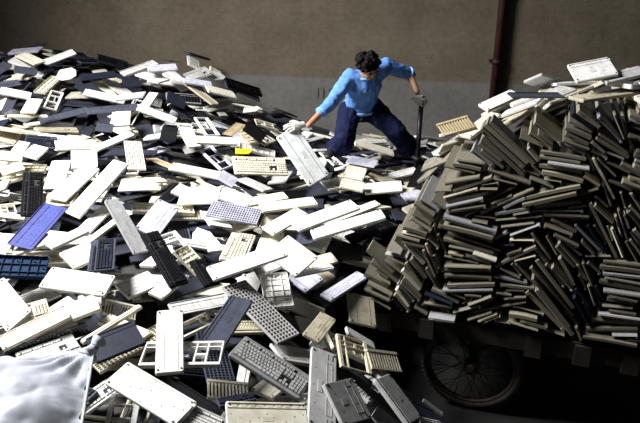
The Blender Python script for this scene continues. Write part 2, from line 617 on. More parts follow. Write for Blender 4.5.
GX0, GY0, CELL = -5.0, 1.7, 0.0125
NX, NY = int(7.9 / CELL), int(7.7 / CELL)
gx = GX0 + (np.arange(NX) + .5) * CELL
gy = GY0 + (np.arange(NY) + .5) * CELL
GXX, GYY = np.meshgrid(gx, gy, indexing='ij')
WALL_A = math.radians(-8.3)


def wall_y(x):
    return 8.80 + np.asarray(x) * math.tan(WALL_A)


H = np.maximum(surf(GXX, GYY) - 0.14, -0.02)
BASE0 = H.copy()

# cart frame: u along the side, d inwards (away from the camera)
CART_O = np.array([0.42, 3.95])
CA = math.radians(-18)
CU = np.array([math.cos(CA), math.sin(CA)])
CD = np.array([-math.sin(CA), math.cos(CA)])
BED = 0.75


def cart(u, d, z=None):
    p = CART_O + CU * u + CD * d
    return np.array([p[0], p[1], 0 if z is None else z])


def to_cart(x, y):
    return (x - CART_O[0]) * CU[0] + (y - CART_O[1]) * CU[1], (x - CART_O[0]) * CD[0] + (y - CART_O[1]) * CD[1]


def pix_on_depth(px, py, d):
    """where the ray of a pixel meets the upright plane d inwards of the cart's side: (u, z)"""
    r = ray(px, py)
    o = CART_O + CD * d
    t = ((o[0]) * CD[0] + (o[1]) * CD[1]) / (r[0] * CD[0] + r[1] * CD[1])
    p = EYE + r * t
    return to_cart(p[0], p[1])[0], p[2]


def hget(x, y):
    i = np.clip(((np.asarray(x) - GX0) / CELL).astype(int), 0, NX - 1)
    j = np.clip(((np.asarray(y) - GY0) / CELL).astype(int), 0, NY - 1)
    return H[i, j]


def march(px, py):
    r = ray(px, py)
    t = 2.4
    while t < 11:
        p = EYE + r * t
        if p[2] < hget(p[0], p[1]) or p[1] > wall_y(p[0]) - .02:
            break
        t += 0.01
    return EYE + r * t


def axes(yaw, g):
    dx, dy = math.cos(yaw), math.sin(yaw)
    ex = np.array([dx, dy, g[0] * dx + g[1] * dy])
    ex /= np.linalg.norm(ex)
    ez = np.array([-g[0], -g[1], 1.0])
    ez /= np.linalg.norm(ez)
    ey = np.cross(ez, ex)
    return ex, ey, ez


def cells(cx, cy, ex, ey, L, W, pad=0.0):
    hx = abs(ex[0]) * L / 2 + abs(ey[0]) * W / 2 + CELL + pad
    hy = abs(ex[1]) * L / 2 + abs(ey[1]) * W / 2 + CELL + pad
    i0, i1 = max(0, int((cx - hx - GX0) / CELL)), min(NX, int((cx + hx - GX0) / CELL) + 2)
    j0, j1 = max(0, int((cy - hy - GY0) / CELL)), min(NY, int((cy + hy - GY0) / CELL) + 2)
    if i0 >= i1 or j0 >= j1:
        return None
    X = GXX[i0:i1, j0:j1] - cx
    Y = GYY[i0:i1, j0:j1] - cy
    det = ex[0] * ey[1] - ex[1] * ey[0]
    a = (X * ey[1] - Y * ey[0]) / det
    b = (-X * ex[1] + Y * ex[0]) / det
    m = (np.abs(a) <= L / 2 + pad) & (np.abs(b) <= W / 2 + pad)
    return (i0, i1, j0, j1), m, X, Y


def base_slope(x, y, e=.25):
    return np.array([float(surf(x + e, y) - surf(x - e, y)), float(surf(x, y + e) - surf(x, y - e))]) / (2 * e)


def rest(cx, cy, yaw, L, W, maxg=1.1, cap=None, dev=None):
    """the plane on which a plate comes to lie at that spot of the pile"""
    g = np.zeros(2)
    a = 0
    for it in range(3):
        ex, ey, ez = axes(yaw, g)
        got = cells(cx, cy, ex, ey, L, W, 0.004)
        if got is None:
            return None
        (i0, i1, j0, j1), m, X, Y = got
        h = H[i0:i1, j0:j1][m]
        if h.size < 4:
            return None
        x, y = X[m], Y[m]
        if cap is not None:
            lim = np.percentile(h, 30) + cap
            k = h < lim
            h, x, y = h[k], x[k], y[k]
        w = np.ones(h.size)
        M = np.stack([np.ones(h.size), x, y], 1)
        for k in range(9):
            Mw = M * w[:, None]
            s = np.linalg.solve(M.T @ Mw + 1e-6 * np.eye(3), Mw.T @ h)
            r = h - M @ s
            w = np.where(r > 0, 1.0 + 8 * k, 0.05)
        g = s[1:].copy()
        if dev is not None:
            gb = base_slope(cx, cy)
            dv = g - gb
            nd = np.linalg.norm(dv)
            if nd > dev:
                g = gb + dv * dev / nd
        ng = np.linalg.norm(g)
        if ng > maxg:
            g *= maxg / ng
        a = (h - g[0] * x - g[1] * y).max() + 0.002
    ex, ey, ez = axes(yaw, g)
    return np.array([cx, cy, a]), ex, ey, ez


def lay(c, ex, ey, ez, L, W, T):
    cc = c + ez * T / 2
    got = cells(cc[0], cc[1], ex, ey, L, W, CELL * .9)
    if got is None:
        return
    (i0, i1, j0, j1), m, X, Y = got
    g = -ez[:2] / ez[2]
    zt = c[2] + g[0] * (X + (cc - c)[0]) + g[1] * (Y + (cc - c)[1]) + T / ez[2] + 0.0015
    sub = H[i0:i1, j0:j1]
    sub[m] = np.maximum(sub[m], zt[m])


def in_cart(x, y, pad=0.0):
    u, d = to_cart(x, y)
    return -0.06 - pad < u < 2.4 and -0.10 - pad < d < 1.5


# ------------------------------------------------------------------ the load on the cart: shells packed on edge
CREST_D = 0.45
crest_pts = sorted(pix_on_depth(x, y, CREST_D) for x, y in
                   [(372, 285), (380, 252), (392, 222), (404, 196), (424, 172), (446, 143), (470, 128), (500, 112), (530, 96), (560, 84), (600, 72), (640, 64), (680, 58)])
CRU, CRZ = np.array([p[0] for p in crest_pts]), np.array([p[1] for p in crest_pts])


def crest(u):
    return np.interp(u, CRU, CRZ) - .02 - .035 * np.clip(np.asarray(u), 0, 2)


BATTER = 0.17
rng = np.random.default_rng(SEED_LOAD)
PU0, PDU = -0.25, 0.004
NP = int(2.15 / PDU)
pu = PU0 + (np.arange(NP) + .5) * PDU
prof = np.full(NP, BED + .004)
fin = crest(pu) - 0.17
load = []


def angle_field(u, z):
    n = noise.noise(Vector((u * 2.1 + 3.1, z * 2.6 + 7.7, 1.3 + SEED_LOAD * 1.37)))
    return math.radians(-20 + 85 * n)


def low_high(l, t, th):
    """lower and upper outline of a rectangle l x t turned by th, over columns about its middle"""
    hx = abs(math.cos(th)) * l / 2 + abs(math.sin(th)) * t / 2
    k = int(hx / PDU) + 1
    x = np.arange(-k, k + 1) * PDU
    c, s = math.cos(th), math.sin(th)
    lo, hi = np.full(x.shape, -1e9), np.full(x.shape, 1e9)
    # |c x + s z| <= l/2 ; |-s x + c z| <= t/2   with z between lo and hi
    for (A, B, R) in ((c, s, l / 2), (-s, c, t / 2)):
        if abs(B) < 1e-6:
            ok = np.abs(A * x) <= R
            lo = np.where(ok, lo, 1e9)
            continue
        z1, z2 = (-R - A * x) / B, (R - A * x) / B
        lo = np.maximum(lo, np.minimum(z1, z2))
        hi = np.minimum(hi, np.maximum(z1, z2))
    ok = lo <= hi
    return k, lo, hi, ok


fails = 0
while fails < 60 and len(load) < 520:
    best = None
    for _ in range(26):
        ii = rng.integers(20, NP - 20)
        if prof[ii] > fin[ii]:
            continue
        th = float(np.clip(angle_field(pu[ii], prof[ii]) + rng.normal(0, .17), -.85, .55))
        short = rng.random() < .22
        l = rng.uniform(.14, .19) if short else rng.uniform(.22, .38)
        n = int(rng.integers(2, 7))
        t = .027 * n
        k, lo, hi, ok = low_high(l, t, th)
        i0, i1 = ii - k, ii + k + 1
        if i0 < 0 or i1 > NP:
            continue
        z = (prof[i0:i1] - lo)[ok].max()
        waste = ((lo + z - prof[i0:i1])[ok].sum() * PDU) / (l * t)
        score = waste * .6 + 1.3 * (z - BED)
        if best is None or score < best[0]:
            best = (score, ii, th, l, n, short)
    if best is None:
        fails += 1
        continue
    _, ii, th0, l0, n, short = best
    placed = 0
    for q in range(n):
        th = th0 + rng.normal(0, .06)
        l = l0 * rng.uniform(.9, 1.06)
        t = rng.choice([.017, .020, .024, .028])
        iq = int(np.clip(ii + rng.normal(0, 6), 15, NP - 15))
        k, lo, hi, ok = low_high(l, t + .004, th)
        i0, i1 = iq - k, iq + k + 1
        if i0 < 0 or i1 > NP:
            continue
        z = (prof[i0:i1] - lo)[ok].max() + .001
        if z > fin[iq] + .06:
            break
        prof[i0:i1] = np.where(ok, np.maximum(prof[i0:i1], hi + z), prof[i0:i1])
        load.append(dict(u=pu[iq], z=z, th=th, l=l, t=float(t), short=short, d=float(rng.normal(0, .018))))
        placed += 1
    if not placed:
        fails += 1

# the remaining holes take single shells that are pushed in where they fit
OC = .004
onu, onz = int(2.9 / OC), int(2.1 / OC)
occ = np.zeros((onu, onz), bool)
OUU, OZZ = np.meshgrid(-.3 + (np.arange(onu) + .5) * OC, BED + (np.arange(onz) + .5) * OC, indexing='ij')
limit = crest(OUU) - .12
occ |= OZZ > limit


def mask(u, z, th, l, t):
    r = l / 2 + t
    i0, i1 = max(0, int((u - r + .3) / OC)), min(onu, int((u + r + .3) / OC) + 2)
    j0, j1 = max(0, int((z - r - BED) / OC)), min(onz, int((z + r - BED) / OC) + 2)
    X, Z = OUU[i0:i1, j0:j1] - u, OZZ[i0:i1, j0:j1] - z
    c, s = math.cos(th), math.sin(th)
    return (slice(i0, i1), slice(j0, j1)), (np.abs(c * X + s * Z) <= l / 2 + .002) & (np.abs(-s * X + c * Z) <= t / 2 + .0018)


for s in load:
    sl, mk = mask(s['u'], s['z'], s['th'], s['l'], s['t'])
    occ[sl] |= mk
nfill = 0
free = (OZZ < limit - .02) & (OUU > -.13) & (OUU < 1.8) & (OZZ > BED + .012)
for k in range(1500):
    if k % 100 == 0:
        cand = np.argwhere(free & ~occ)
    if not len(cand):
        break
    i_, j_ = cand[rng.integers(len(cand))]
    if occ[i_, j_]:
        continue
    u, z = OUU[i_, j_], OZZ[i_, j_]
    th0 = angle_field(u, z)
    t = float(rng.choice([.013, .016, .020]))
    done = False
    for l in (.36, .28, .20, .14, .10):
        l *= rng.uniform(.92, 1.08)
        for dth in (0, .18, -.18, .4, -.4, .7, -.7):
            th = float(np.clip(th0 + dth, -1.15, .9))
            if z - abs(math.sin(th)) * l / 2 - t / 2 < BED + .005:
                continue
            sl, mk = mask(u, z, th, l, t)
            if (occ[sl] & mk).any():
                continue
            occ[sl] |= mk
            load.append(dict(u=u, z=z, th=th, l=l, t=t, short=l < .2, d=float(rng.normal(0.008, .014))))
            nfill += 1
            done = True
            break
        if done:
            break

_lv = [s for s in load if 0 < s['u'] < 1.6]
print('LOADSCORE', SEED_LOAD, 'abs tilt', round(float(np.average([abs(math.degrees(s['th'])) for s in _lv], weights=[s['l'] for s in _lv])), 1), 'mean', round(float(np.average([math.degrees(s['th']) for s in _lv], weights=[s['l'] for s in _lv])), 1), 'n', len(_lv), 'cov', round(float(occ[(OZZ < limit) & (OUU > 0) & (OUU < 1.6)].mean()), 3))
print('load placed', len(load), 'filled', nfill, 'coverage', occ[(OZZ < limit) & (OUU > 0) & (OUU < 1.9)].mean())
# the edge-on shells themselves: outline (section) x inward depth
def shell_edge(v):
    """unit section: x -0.5..0.5 (scaled), y inwards, z -0.5..0.5 (scaled thickness)"""
    m = MB()
    if v == 0:      # two half shells with a dark seam between
        m.quadbox((-.5, 0, -.5), (.5, 1, -.06), .0); m.quadbox((-.49, .012, -.06), (.49, 1, .06), 0); m.quadbox((-.5, 0.0, .06), (.5, 1, .5), .0)
        m.v = [(x * (.985 if abs(z) > .45 else 1), y + (.015 if (abs(z) > .45 and y < .5) else 0), z) for x, y, z in m.v]
    elif v == 1:    # hollow half shell: plate with turned-down rim
        m.quadbox((-.5, 0, .12), (.5, 1, .5)); m.quadbox((-.5, 0, -.5), (-.44, 1, .12)); m.quadbox((.44, 0, -.5), (.5, 1, .12)); m.quadbox((-.44, .04, -.5), (.44, .065, .12))
        m.v = [(x, y + (.02 if (z > .45 and y < .5) else 0), z) for x, y, z in m.v]
    elif v == 2:    # wedge: thicker towards one end
        m.quadbox((-.5, 0, -.5), (.5, 1, .5))
        m.v = [(x, y, z if x < 0 or z < 0 else z * .45) for x, y, z in m.v]
        m.quadbox((-.46, -.012, -.2), (-.30, .01, .1))
    else:           # bent plate with a raised step
        xs = [-.5, -.2, .15, .5]
        zb = [-.5, -.36, -.36, -.5]
        b = len(m.v)
        for i in range(4):
            m.v += [(xs[i], 0, zb[i]), (xs[i], 0, zb[i] + .8), (xs[i], 1, zb[i] + .8), (xs[i], 1, zb[i])]
        for i in range(3):
            for a in range(4):
                c = (a + 1) % 4
                m.f.append((b + 4 * i + a, b + 4 * (i + 1) + a, b + 4 * (i + 1) + c, b + 4 * i + c))
        m.f += [(b, b + 1, b + 2, b + 3), (b + 15, b + 14, b + 13, b + 12)]
    return m.mesh('shell_edge', PLASTIC)


EDGE = [shell_edge(v) for v in range(4)]


def dface(z):
    return BATTER * (z - BED) - .05


for k, s in enumerate(load):
    depth = rng.uniform(.38, .45) if s['short'] else rng.uniform(.15, .20)
    s['depth'] = depth
    s['v'] = int(rng.choice([0, 0, 1, 1, 2, 3]))
    s['col'] = str(rng.choice(['shaded_drab', 'dun', 'shaded_sallow', 'aged', 'grey', 'cream', 'pale grey', 'navy'], p=[.29, .27, .18, .08, .07, .03, .03, .05]))
    cth, sth = math.cos(s['th']), math.sin(s['th'])
    ex = np.array([CU[0] * cth, CU[1] * cth, sth])
    ez = np.array([-CU[0] * sth, -CU[1] * sth, cth])
    ey = np.array([CD[0], CD[1], 0.0])
    d0 = dface(s['z']) + s['d']
    p = cart(s['u'], d0, s['z'])
    s['p'], s['ex'], s['ey'], s['ez'], s['d0'] = p, ex, ey, ez, d0
    # its top into the height map
    c = p + ey * depth / 2 - ez * s['t'] / 2
    lay(c, ex, ey, ez, s['l'], depth, s['t'])

# core of the load behind the outer shells
CORE_F = 0.50


def core_top(u, d):
    return crest(u) - 0.18 - 0.10 * np.maximum(0, d - .7)


uu, dd = to_cart(GXX, GYY)
inside = (uu > -.22) & (uu < 1.72) & (dd > CORE_F - .02) & (dd < 1.32)
H[inside] = np.maximum(H, core_top(uu, dd))[inside]

# ------------------------------------------------------------------ the worker's feet are kept clear
FOOT_A, FOOT_B = pw(333, 185, 6.75), pw(411, 166, 7.0)


def near_feet(x, y, r=.17):
    return min(math.hypot(x - FOOT_A[0], y - FOOT_A[1]), math.hypot(x - FOOT_B[0], y - FOOT_B[1])) < r


# ------------------------------------------------------------------ layer 0: the bulk of the heap, uncountable
rng = np.random.default_rng(SEED_HEAP)
bulk = {c: MB() for c in ('pale', 'dark')}


def random_spot():
    while True:
        y = rng.uniform(2.0, 8.9)
        x = rng.uniform(-4.7, 1.7)
        if y > wall_y(x) - .30 or in_cart(x, y, .22):
            continue
        px, py, Z = project((x, y, float(surf(x, y))))
        if px < -90 or px > 500 or py > 500:
            continue
        if surf(x, y) < .07:
            continue
        return x, y


nb = 0
bulk_recs = []
while nb < 620:
    x, y = random_spot()
    L, W, T = rng.uniform(.25, .45), rng.uniform(.10, .18), rng.uniform(.006, .016)
    got = rest(x, y, rng.uniform(0, PI), L, W, .9, dev=.28)
    if got is None:
        continue
    c, ex, ey, ez = got
    if max(abs(hget(*(c + ex * L / 2 * sgn)[:2]) - c[2]) for sgn in (-1, 1)) > .5:
        continue
    if any(in_cart(*(c + ex * L / 2 * a + ey * W / 2 * b)[:2], .03) for a in (-1, 0, 1) for b in (-1, 1)):
        continue
    lay(c, ex, ey, ez, L, W, T)
    bulk_recs.append(dict(c=c, ex=ex, ey=ey, ez=ez, L=L, W=W, T=T, tone='dark' if rng.random() < .75 else 'pale'))
    nb += 1

# ------------------------------------------------------------------ layer 1: loose pieces lying over the heap
recs = []
FILL = [('keyboard_cover', .31), ('keyboard', .19), ('keyboard_surround', .12), ('keyboard_tray', .09), ('backing_plate', .12), ('shell_fragment', .06), ('key_grid', .05), ('wrist_rest', .06)]
fk, fp = [f[0] for f in FILL], np.array([f[1] for f in FILL])
COLS = {'light': (['white', 'cream', 'lilac', 'aged', 'pale grey'], [.38, .37, .06, .12, .07]),
        'dark': (['navy', 'black', 'slate', 'grey'], [.42, .22, .26, .10])}


def pick_col(kind, far=False):
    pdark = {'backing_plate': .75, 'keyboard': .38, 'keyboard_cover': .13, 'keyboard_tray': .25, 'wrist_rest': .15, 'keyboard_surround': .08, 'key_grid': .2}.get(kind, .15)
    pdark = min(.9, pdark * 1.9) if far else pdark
    names, p = COLS['dark' if rng.random() < pdark else 'light']
    return str(rng.choice(names, p=p))


def thick(kind):
    return {'keyboard': .0275, 'keyboard_cover': .0235, 'keyboard_surround': .0205, 'keyboard_tray': .0265, 'backing_plate': .011, 'shell_fragment': .0145, 'key_grid': .0165,
            'wrist_rest': .022, 'slatted_panel': .0145}[kind]


def drop(kind, x, y, yaw, L, W, col, keycol=None, maxg=.95):
    got = rest(x, y, yaw, L, W, maxg, dev=.34)
    if got is None:
        return None
    c, ex, ey, ez = got
    T = thick(kind)
    lay(c, ex, ey, ez, L, W, T)
    r = dict(kind=kind, c=c, ex=ex, ey=ey, ez=ez, L=L, W=W, T=T, col=col, keycol=keycol, jit=float(rng.uniform(-.12, .08)), hero=False)
    recs.append(r)
    return r


nf = 0
while nf < 400:
    x, y = random_spot()
    if near_feet(x, y, .2):
        continue
    kind = str(rng.choice(fk, p=fp / fp.sum()))
    L = rng.uniform(.36, .46) if rng.random() < .7 else rng.uniform(.2, .34)
    W = rng.uniform(.13, .18)
    if kind == 'wrist_rest':
        W = rng.uniform(.04, .08)
    if kind == 'shell_fragment':
        L, W = rng.uniform(.18, .34), rng.uniform(.10, .18)
    # pieces mostly lie with their long side across the slope
    yaw = rng.normal(.25, .8)
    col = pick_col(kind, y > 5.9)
    kc = None
    if kind == 'keyboard' and col in ('navy', 'slate', 'grey'):
        kc = 'black'
    if drop(kind, x, y, yaw, L, W, col, kc):
        nf += 1

# ------------------------------------------------------------------ layer 2: the pieces one can pick out in the photograph
# kind, colour, three corners A, B (along the length), C (along the width), in the order they were thrown on
K, V, FR, TR, BP, FG, KG, WR, SL = 'keyboard', 'keyboard_cover', 'keyboard_surround', 'keyboard_tray', 'backing_plate', 'shell_fragment', 'key_grid', 'wrist_rest', 'slatted_panel'
HERO = [
    (V, 'white', (41, 60), (72, 48.5), (45, 65), 0, 'white cover propped on the crest of the heap below the brown wall'),
    (V, 'cream', (14, 55), (33, 64), (27, 52), 2, None), (BP, 'slate', (13, 65), (36, 68), (15, 72), 0, None),
    (FG, 'white', (60, 67), (80, 67), (53, 80), 0, None), (WR, 'navy', (79, 74), (115, 70), (80, 80), 0, None),
    (V, 'white', (85, 88), (126, 97), (83, 94), 2, None), (V, 'white', (0, 86), (31, 92), (0, 93), 2, None), (FR, 'white', (51, 89), (43, 106), (64, 93), 1, None),
    (V, 'cream', (28, 98), (20, 112), (43, 99), 1, None), (BP, 'slate', (38, 118), (86, 106), (40, 124), 0, None), (BP, 'slate', (86, 107), (137, 103), (87, 114), 0, None),
    (V, 'cream', (112, 112), (110, 126), (131, 110), 1, None), (BP, 'slate', (97, 122), (114, 124), (95, 130), 0, None), (BP, 'navy', (122, 76), (140, 76), (122, 86), 0, None),
    (V, 'lilac', (147, 65), (176, 63), (148, 71), 2, 'bluish-white panel standing proud on the crest below the wall'),
    (V, 'cream', (148, 71), (179, 74), (151, 78), 2, None), (V, 'white', (134, 74), (158, 82), (147, 71), 2, None), (V, 'white', (162, 80), (157, 89), (176, 79), 1, None),
    (BP, 'navy', (166, 89), (184, 97), (169, 102), 0, None), (V, 'lilac', (183, 77), (211, 81), (184, 82), 2, None), (V, 'cream', (205, 84), (233, 91), (209, 91), 2, None),
    (FG, 'cream', (244, 107), (262, 105), (241, 112), 1, None), (V, 'white', (149, 92), (139, 106), (159, 92), 1, None), (V, 'white', (139, 103), (177, 117), (137, 109), 2, None),
    (FR, 'white', (194, 117), (206, 135), (208, 117), 1, None), (BP, 'tan', (236, 122), (222, 133), (246, 124), 0, 'tan plate lying flat in the middle of the far slope'),
    (BP, 'black', (246, 118), (264, 131), (246, 132), 0, None), (V, 'white', (178, 128), (188, 147), (191, 126), 1, None), (V, 'cream', (194, 135), (235, 137), (195, 142), 2, None),
    (BP, 'black', (163, 125), (179, 127), (159, 139), 0, None),
    (K, 'slate', (25, 133), (56, 136), (25, 145), 0, None), (V, 'white', (18, 140), (30, 142), (11, 151), 1, None), (V, 'white', (32, 143), (47, 147), (23, 155), 1, None),
    (V, 'cream', (0, 150), (22, 152), (0, 159), 2, None), (V, 'cream', (0, 167), (22, 161), (1, 175), 2, None), (WR, 'white', (38, 132), (80, 137), (38, 136), 0, None),
    (V, 'cream', (55, 140), (96, 139), (56, 149), 2, None), (WR, 'white', (92, 146), (130, 130), (96, 151), 0, None), (V, 'white', (52, 160), (43, 188), (71, 160), 1, None),
    (V, 'white', (72, 150), (98, 149), (70, 168), 1, 'white panel with faded red printed legends in the middle of the heap'),
    (KG, 'white', (124, 141), (128, 169), (141, 141), 0, 'white lattice of square holes standing above the tangle of pale strips'),
    (V, 'white', (115, 157), (64, 212), (128, 163), 2, 'long white cover sloping down towards the violet-blue plate'),
    (V, 'white', (80, 166), (44, 198), (101, 167), 0, 'broad white shell lying above the violet-blue plate'),
    (K, 'black', (23, 171), (20, 215), (44, 171), 0, 'black keyboard lying end-on at the heap edge above the violet-blue plate'),
    (BP, 'blue', (45, 201), (7, 242), (67, 208), 0, 'violet-blue perforated plate, the only such bright blue piece'),
    (FG, 'yellow', (234, 147), (252, 147), (235, 153), 1, 'small bright yellow scrap on the far slope'),
    (BP, 'tan', (146, 158), (171, 168), (156, 157), 0, None), (V, 'white', (174, 162), (225, 172), (168, 168), 2, None), (K, 'cream', (231, 154), (284, 156), (236, 174), 0, 'cream keyboard lying level to the left of the panel in the hand'),
    (BP, 'lilac', (222, 169), (238, 178), (217, 178), 0, None), (V, 'pale grey', (236, 178), (263, 190), (248, 177), 2, None), (V, 'cream', (184, 188), (223, 186), (175, 204), 1, None),
    (V, 'white', (224, 186), (253, 196), (218, 197), 2, None), (V, 'pale grey', (275, 172), (267, 183), (293, 170), 1, None), (V, 'cream', (240, 199), (284, 191), (243, 206), 2, None),
    (V, 'cream', (258, 203), (313, 196), (262, 211), 2, None), (V, 'lilac', (160, 197), (136, 226), (179, 209), 1, 'bluish-white cover propped up behind the large black keyboard'),
    (KG, 'lilac', (212, 200), (261, 209), (207, 215), 0, None),
    (BP, 'lilac', (350, 155), (378, 160), (346, 162), 0, 'bluish-white plate lying between the worker\'s legs'), (V, 'cream', (347, 164), (367, 168), (343, 176), 1, None),
    (V, 'cream', (342, 177), (365, 182), (340, 186), 2, None), (V, 'cream', (354, 138), (393, 149), (355, 144), 2, None), (V, 'white', (379, 175), (415, 166), (381, 181), 2, None),
    (V, 'white', (364, 183), (401, 180), (365, 193), 1, None),
    (V, 'cream', (10, 245), (48, 232), (13, 255), 2, None), (V, 'white', (46, 242), (83, 225), (50, 249), 2, None), (V, 'white', (76, 229), (103, 203), (86, 236), 2, None),
    (V, 'white', (-6, 230), (12, 235), (-8, 251), 1, None), (V, 'cream', (60, 252), (89, 240), (72, 269), 1, None),
    (V, 'grey', (104, 200), (134, 254), (119, 197), 0, 'mid-grey panel leaning beside the large black keyboard'),
    (TR, 'deep blue', (-8, 254), (46, 256), (-8, 275), 0, 'dark blue hollow tray at the heap edge below the violet-blue plate'),
    (V, 'white', (0, 273), (28, 307), (-18, 300), 1, 'white cover with a square mark at the edge, below the dark blue tray'),
    (K, 'slate', (91, 239), (87, 270), (116, 237), 0, 'small slate-blue keyboard with dark keys standing end-on'),
    (FR, 'white', (140, 238), (160, 262), (180, 232), 0, None), (FG, 'white', (190, 229), (211, 254), (204, 224), 1, None),
    (TR, 'cream', (183, 240), (205, 262), (178, 256), 0, None), (K, 'black', (190, 262), (206, 287), (203, 255), 0, None),
    (K, 'cream', (232, 231), (219, 257), (256, 234), 0, 'cream keyboard with pale keys tilted above the long white cover'),
    (V, 'white', (262, 226), (297, 206), (273, 235), 1, None), (V, 'white', (289, 221), (350, 199), (299, 230), 2, 'long white cover with slanting end below the panel in the hand'),
    (V, 'cream', (327, 218), (376, 199), (330, 224), 2, None), (K, 'black', (346, 234), (389, 218), (351, 243), 0, None), (V, 'white', (308, 230), (379, 209), (315, 238), 2, 'long white cover reaching towards the load end'),
    (V, 'cream', (307, 258), (333, 251), (310, 269), 1, None), (WR, 'white', (293, 271), (332, 263), (295, 276), 0, None),
    (K, 'black', (141, 235), (171, 288), (157, 227), 0, 'large all-black keyboard lying aslant in the middle of the heap'),
    (V, 'white', (150, 290), (178, 268), (160, 300), 2, None), (V, 'white', (117, 283), (150, 269), (126, 299), 1, None),
    (V, 'white', (52, 266), (116, 275), (38, 286), 1, 'white cover with a long recessed label lying level below the slate-blue keyboard'),
    (KG, 'pale grey', (222, 286), (277, 342), (246, 280), 0, 'long grey key grid slanting down past two white covers'),
    (TR, 'white', (260, 274), (265, 308), (287, 271), 0, None), (V, 'white', (284, 231), (314, 253), (270, 256), 0, 'short thick white cover tipped towards the load'),
    (V, 'white', (262, 264), (284, 256), (265, 272), 2, None), (V, 'white', (207, 266), (280, 242), (212, 280), 0, 'long white cover running up to the short thick white one'),
    (V, 'white', (296, 293), (326, 273), (312, 299), 1, None), (V, 'lilac', (319, 294), (356, 271), (333, 299), 2, None),
    (V, 'aged', (321, 311), (303, 333), (337, 319), 1, None), (V, 'aged', (348, 293), (350, 323), (374, 296), 2, None), (V, 'pale grey', (346, 325), (373, 341), (349, 333), 2, None),
    (V, 'pale grey', (268, 342), (311, 349), (286, 360), 1, None),
    (BP, 'pale grey', (168, 303), (226, 292), (172, 315), 0, 'pale grey metal sheet half under a slate-blue cover'),
    (SL, 'cream', (104, 298), (136, 305), (105, 313), 0, None), (V, 'cream', (108, 312), (150, 330), (100, 322), 1, None),
    (K, 'pale grey', (14, 352), (71, 332), (24, 368), 0, 'pale keyboard grid half hidden behind the white sack'), (K, 'black', (-6, 353), (84, 321), (0, 362), 0, None),
    (V, 'cream', (-4, 337), (66, 303), (2, 350), 0, 'long cream cover leaning over a black keyboard above the sack'), (V, 'cream', (67, 303), (94, 293), (72, 319), 2, 'short cream block beside the long cream cover'),
    (V, 'navy', (84, 338), (132, 319), (97, 362), 0, 'navy-black cover at the tied corner of the white sack'), (WR, 'cream', (80, 339), (139, 303), (83, 342), 0, None),
    (V, 'slate', (231, 293), (198, 340), (253, 300), 0, 'slate-blue cover with a raised ridge standing beside the white frame'),
    (FR, 'white', (148, 341), (226, 340), (136, 365), 0, 'white keyboard frame with open windows under a white panel'),
    (V, 'white', (157, 309), (155, 372), (183, 309), 2, 'plain white panel standing upright across the white frame'),
    (SL, 'cream', (205, 378), (246, 382), (210, 397), 0, None), (K, 'slate', (216, 397), (252, 390), (219, 404), 0, None),
    (FR, 'white', (112, 388), (103, 428), (141, 398), 1, None), (K, 'pale grey', (192, 402), (232, 420), (182, 424), 0, 'grey keyboard cut by the bottom edge beside a pale cover'),
    (V, 'white', (127, 360), (197, 401), (104, 382), 0, 'large white cover with a stepped lip across the bottom of the heap'),
    (V, 'cream', (227, 400), (307, 402), (226, 430), 0, 'wide cream cover cut by the bottom edge'),
    (K, 'grey', (245, 333), (312, 375), (231, 354), 0, 'grey keyboard with all its pale keys in the lower middle'),
    (V, 'pale grey', (312, 348), (308, 428), (337, 351), 1, 'pale grey cover standing on end right of the grey keyboard'),
    (FR, 'aged', (337, 335), (342, 368), (366, 339), 0, 'shadowed frame with one open window under the load end'),
    (SL, 'aged', (368, 348), (398, 352), (371, 368), 0, 'shadowed slatted panel near the cart wheel'),
    (V, 'pale grey', (374, 378), (407, 423), (391, 374), 0, 'grey cover sliding down towards the cart wheel'),
    (BP, 'black', (354, 380), (404, 424), (360, 376), 0, None),
    (V, 'pale grey', (326, 388), (346, 430), (351, 373), 1, 'pale cover propped up at the bottom edge, its top corner lifted'),
    (BP, 'navy', (414, 402), (436, 412), (411, 413), 0, None), (WR, 'pale grey', (423, 397), (443, 412), (425, 401), 0, None), (FR, 'pale grey', (420, 416), (442, 421), (420, 426), 0, None),
    (V, 'white', (600, 382), (642, 402), (617, 379), 2, 'dusty pale board on the floor behind the cart wheel'),
    # on top of the cart's load
    (SL, 'straw', (438, 125), (469, 116), (442, 138), 1, 'straw-coloured ribbed scrap poking out of the load\'s slope'),
    (BP, 'black', (417, 165), (406, 187), (431, 164), 0, 'black plate leaning on the end of the load beside the worker'),
    (BP, 'slate', (511, 82), (560, 82), (515, 86), 0, 'dark pointed plate jutting from the top of the load'),
    (V, 'white', (566, 78), (608, 70), (572, 97), 0, 'bright white shell lying on the crest of the load'),
    (V, 'white', (479, 107), (512, 92), (486, 115), 2, None), (V, 'cream', (462, 122), (492, 100), (470, 128), 2, None),
    (V, 'pale grey', (600, 72), (642, 62), (606, 80), 2, None),
]


def fit_plane(cx, cy, yaw, L, W, g, cap=.25):
    """lowest plane of slope g that clears the pile under a plate there"""
    ex, ey, ez = axes(yaw, g)
    got = cells(cx, cy, ex, ey, L, W, 0.004)
    if got is None:
        return None
    (i0, i1, j0, j1), m, X, Y = got
    h, x, y = H[i0:i1, j0:j1][m], X[m], Y[m]
    if h.size < 3:
        return None
    r = h - g[0] * x - g[1] * y
    k = r < np.percentile(r, 40) + cap
    return np.array([cx, cy, r[k].max() + .002]), ex, ey, ez


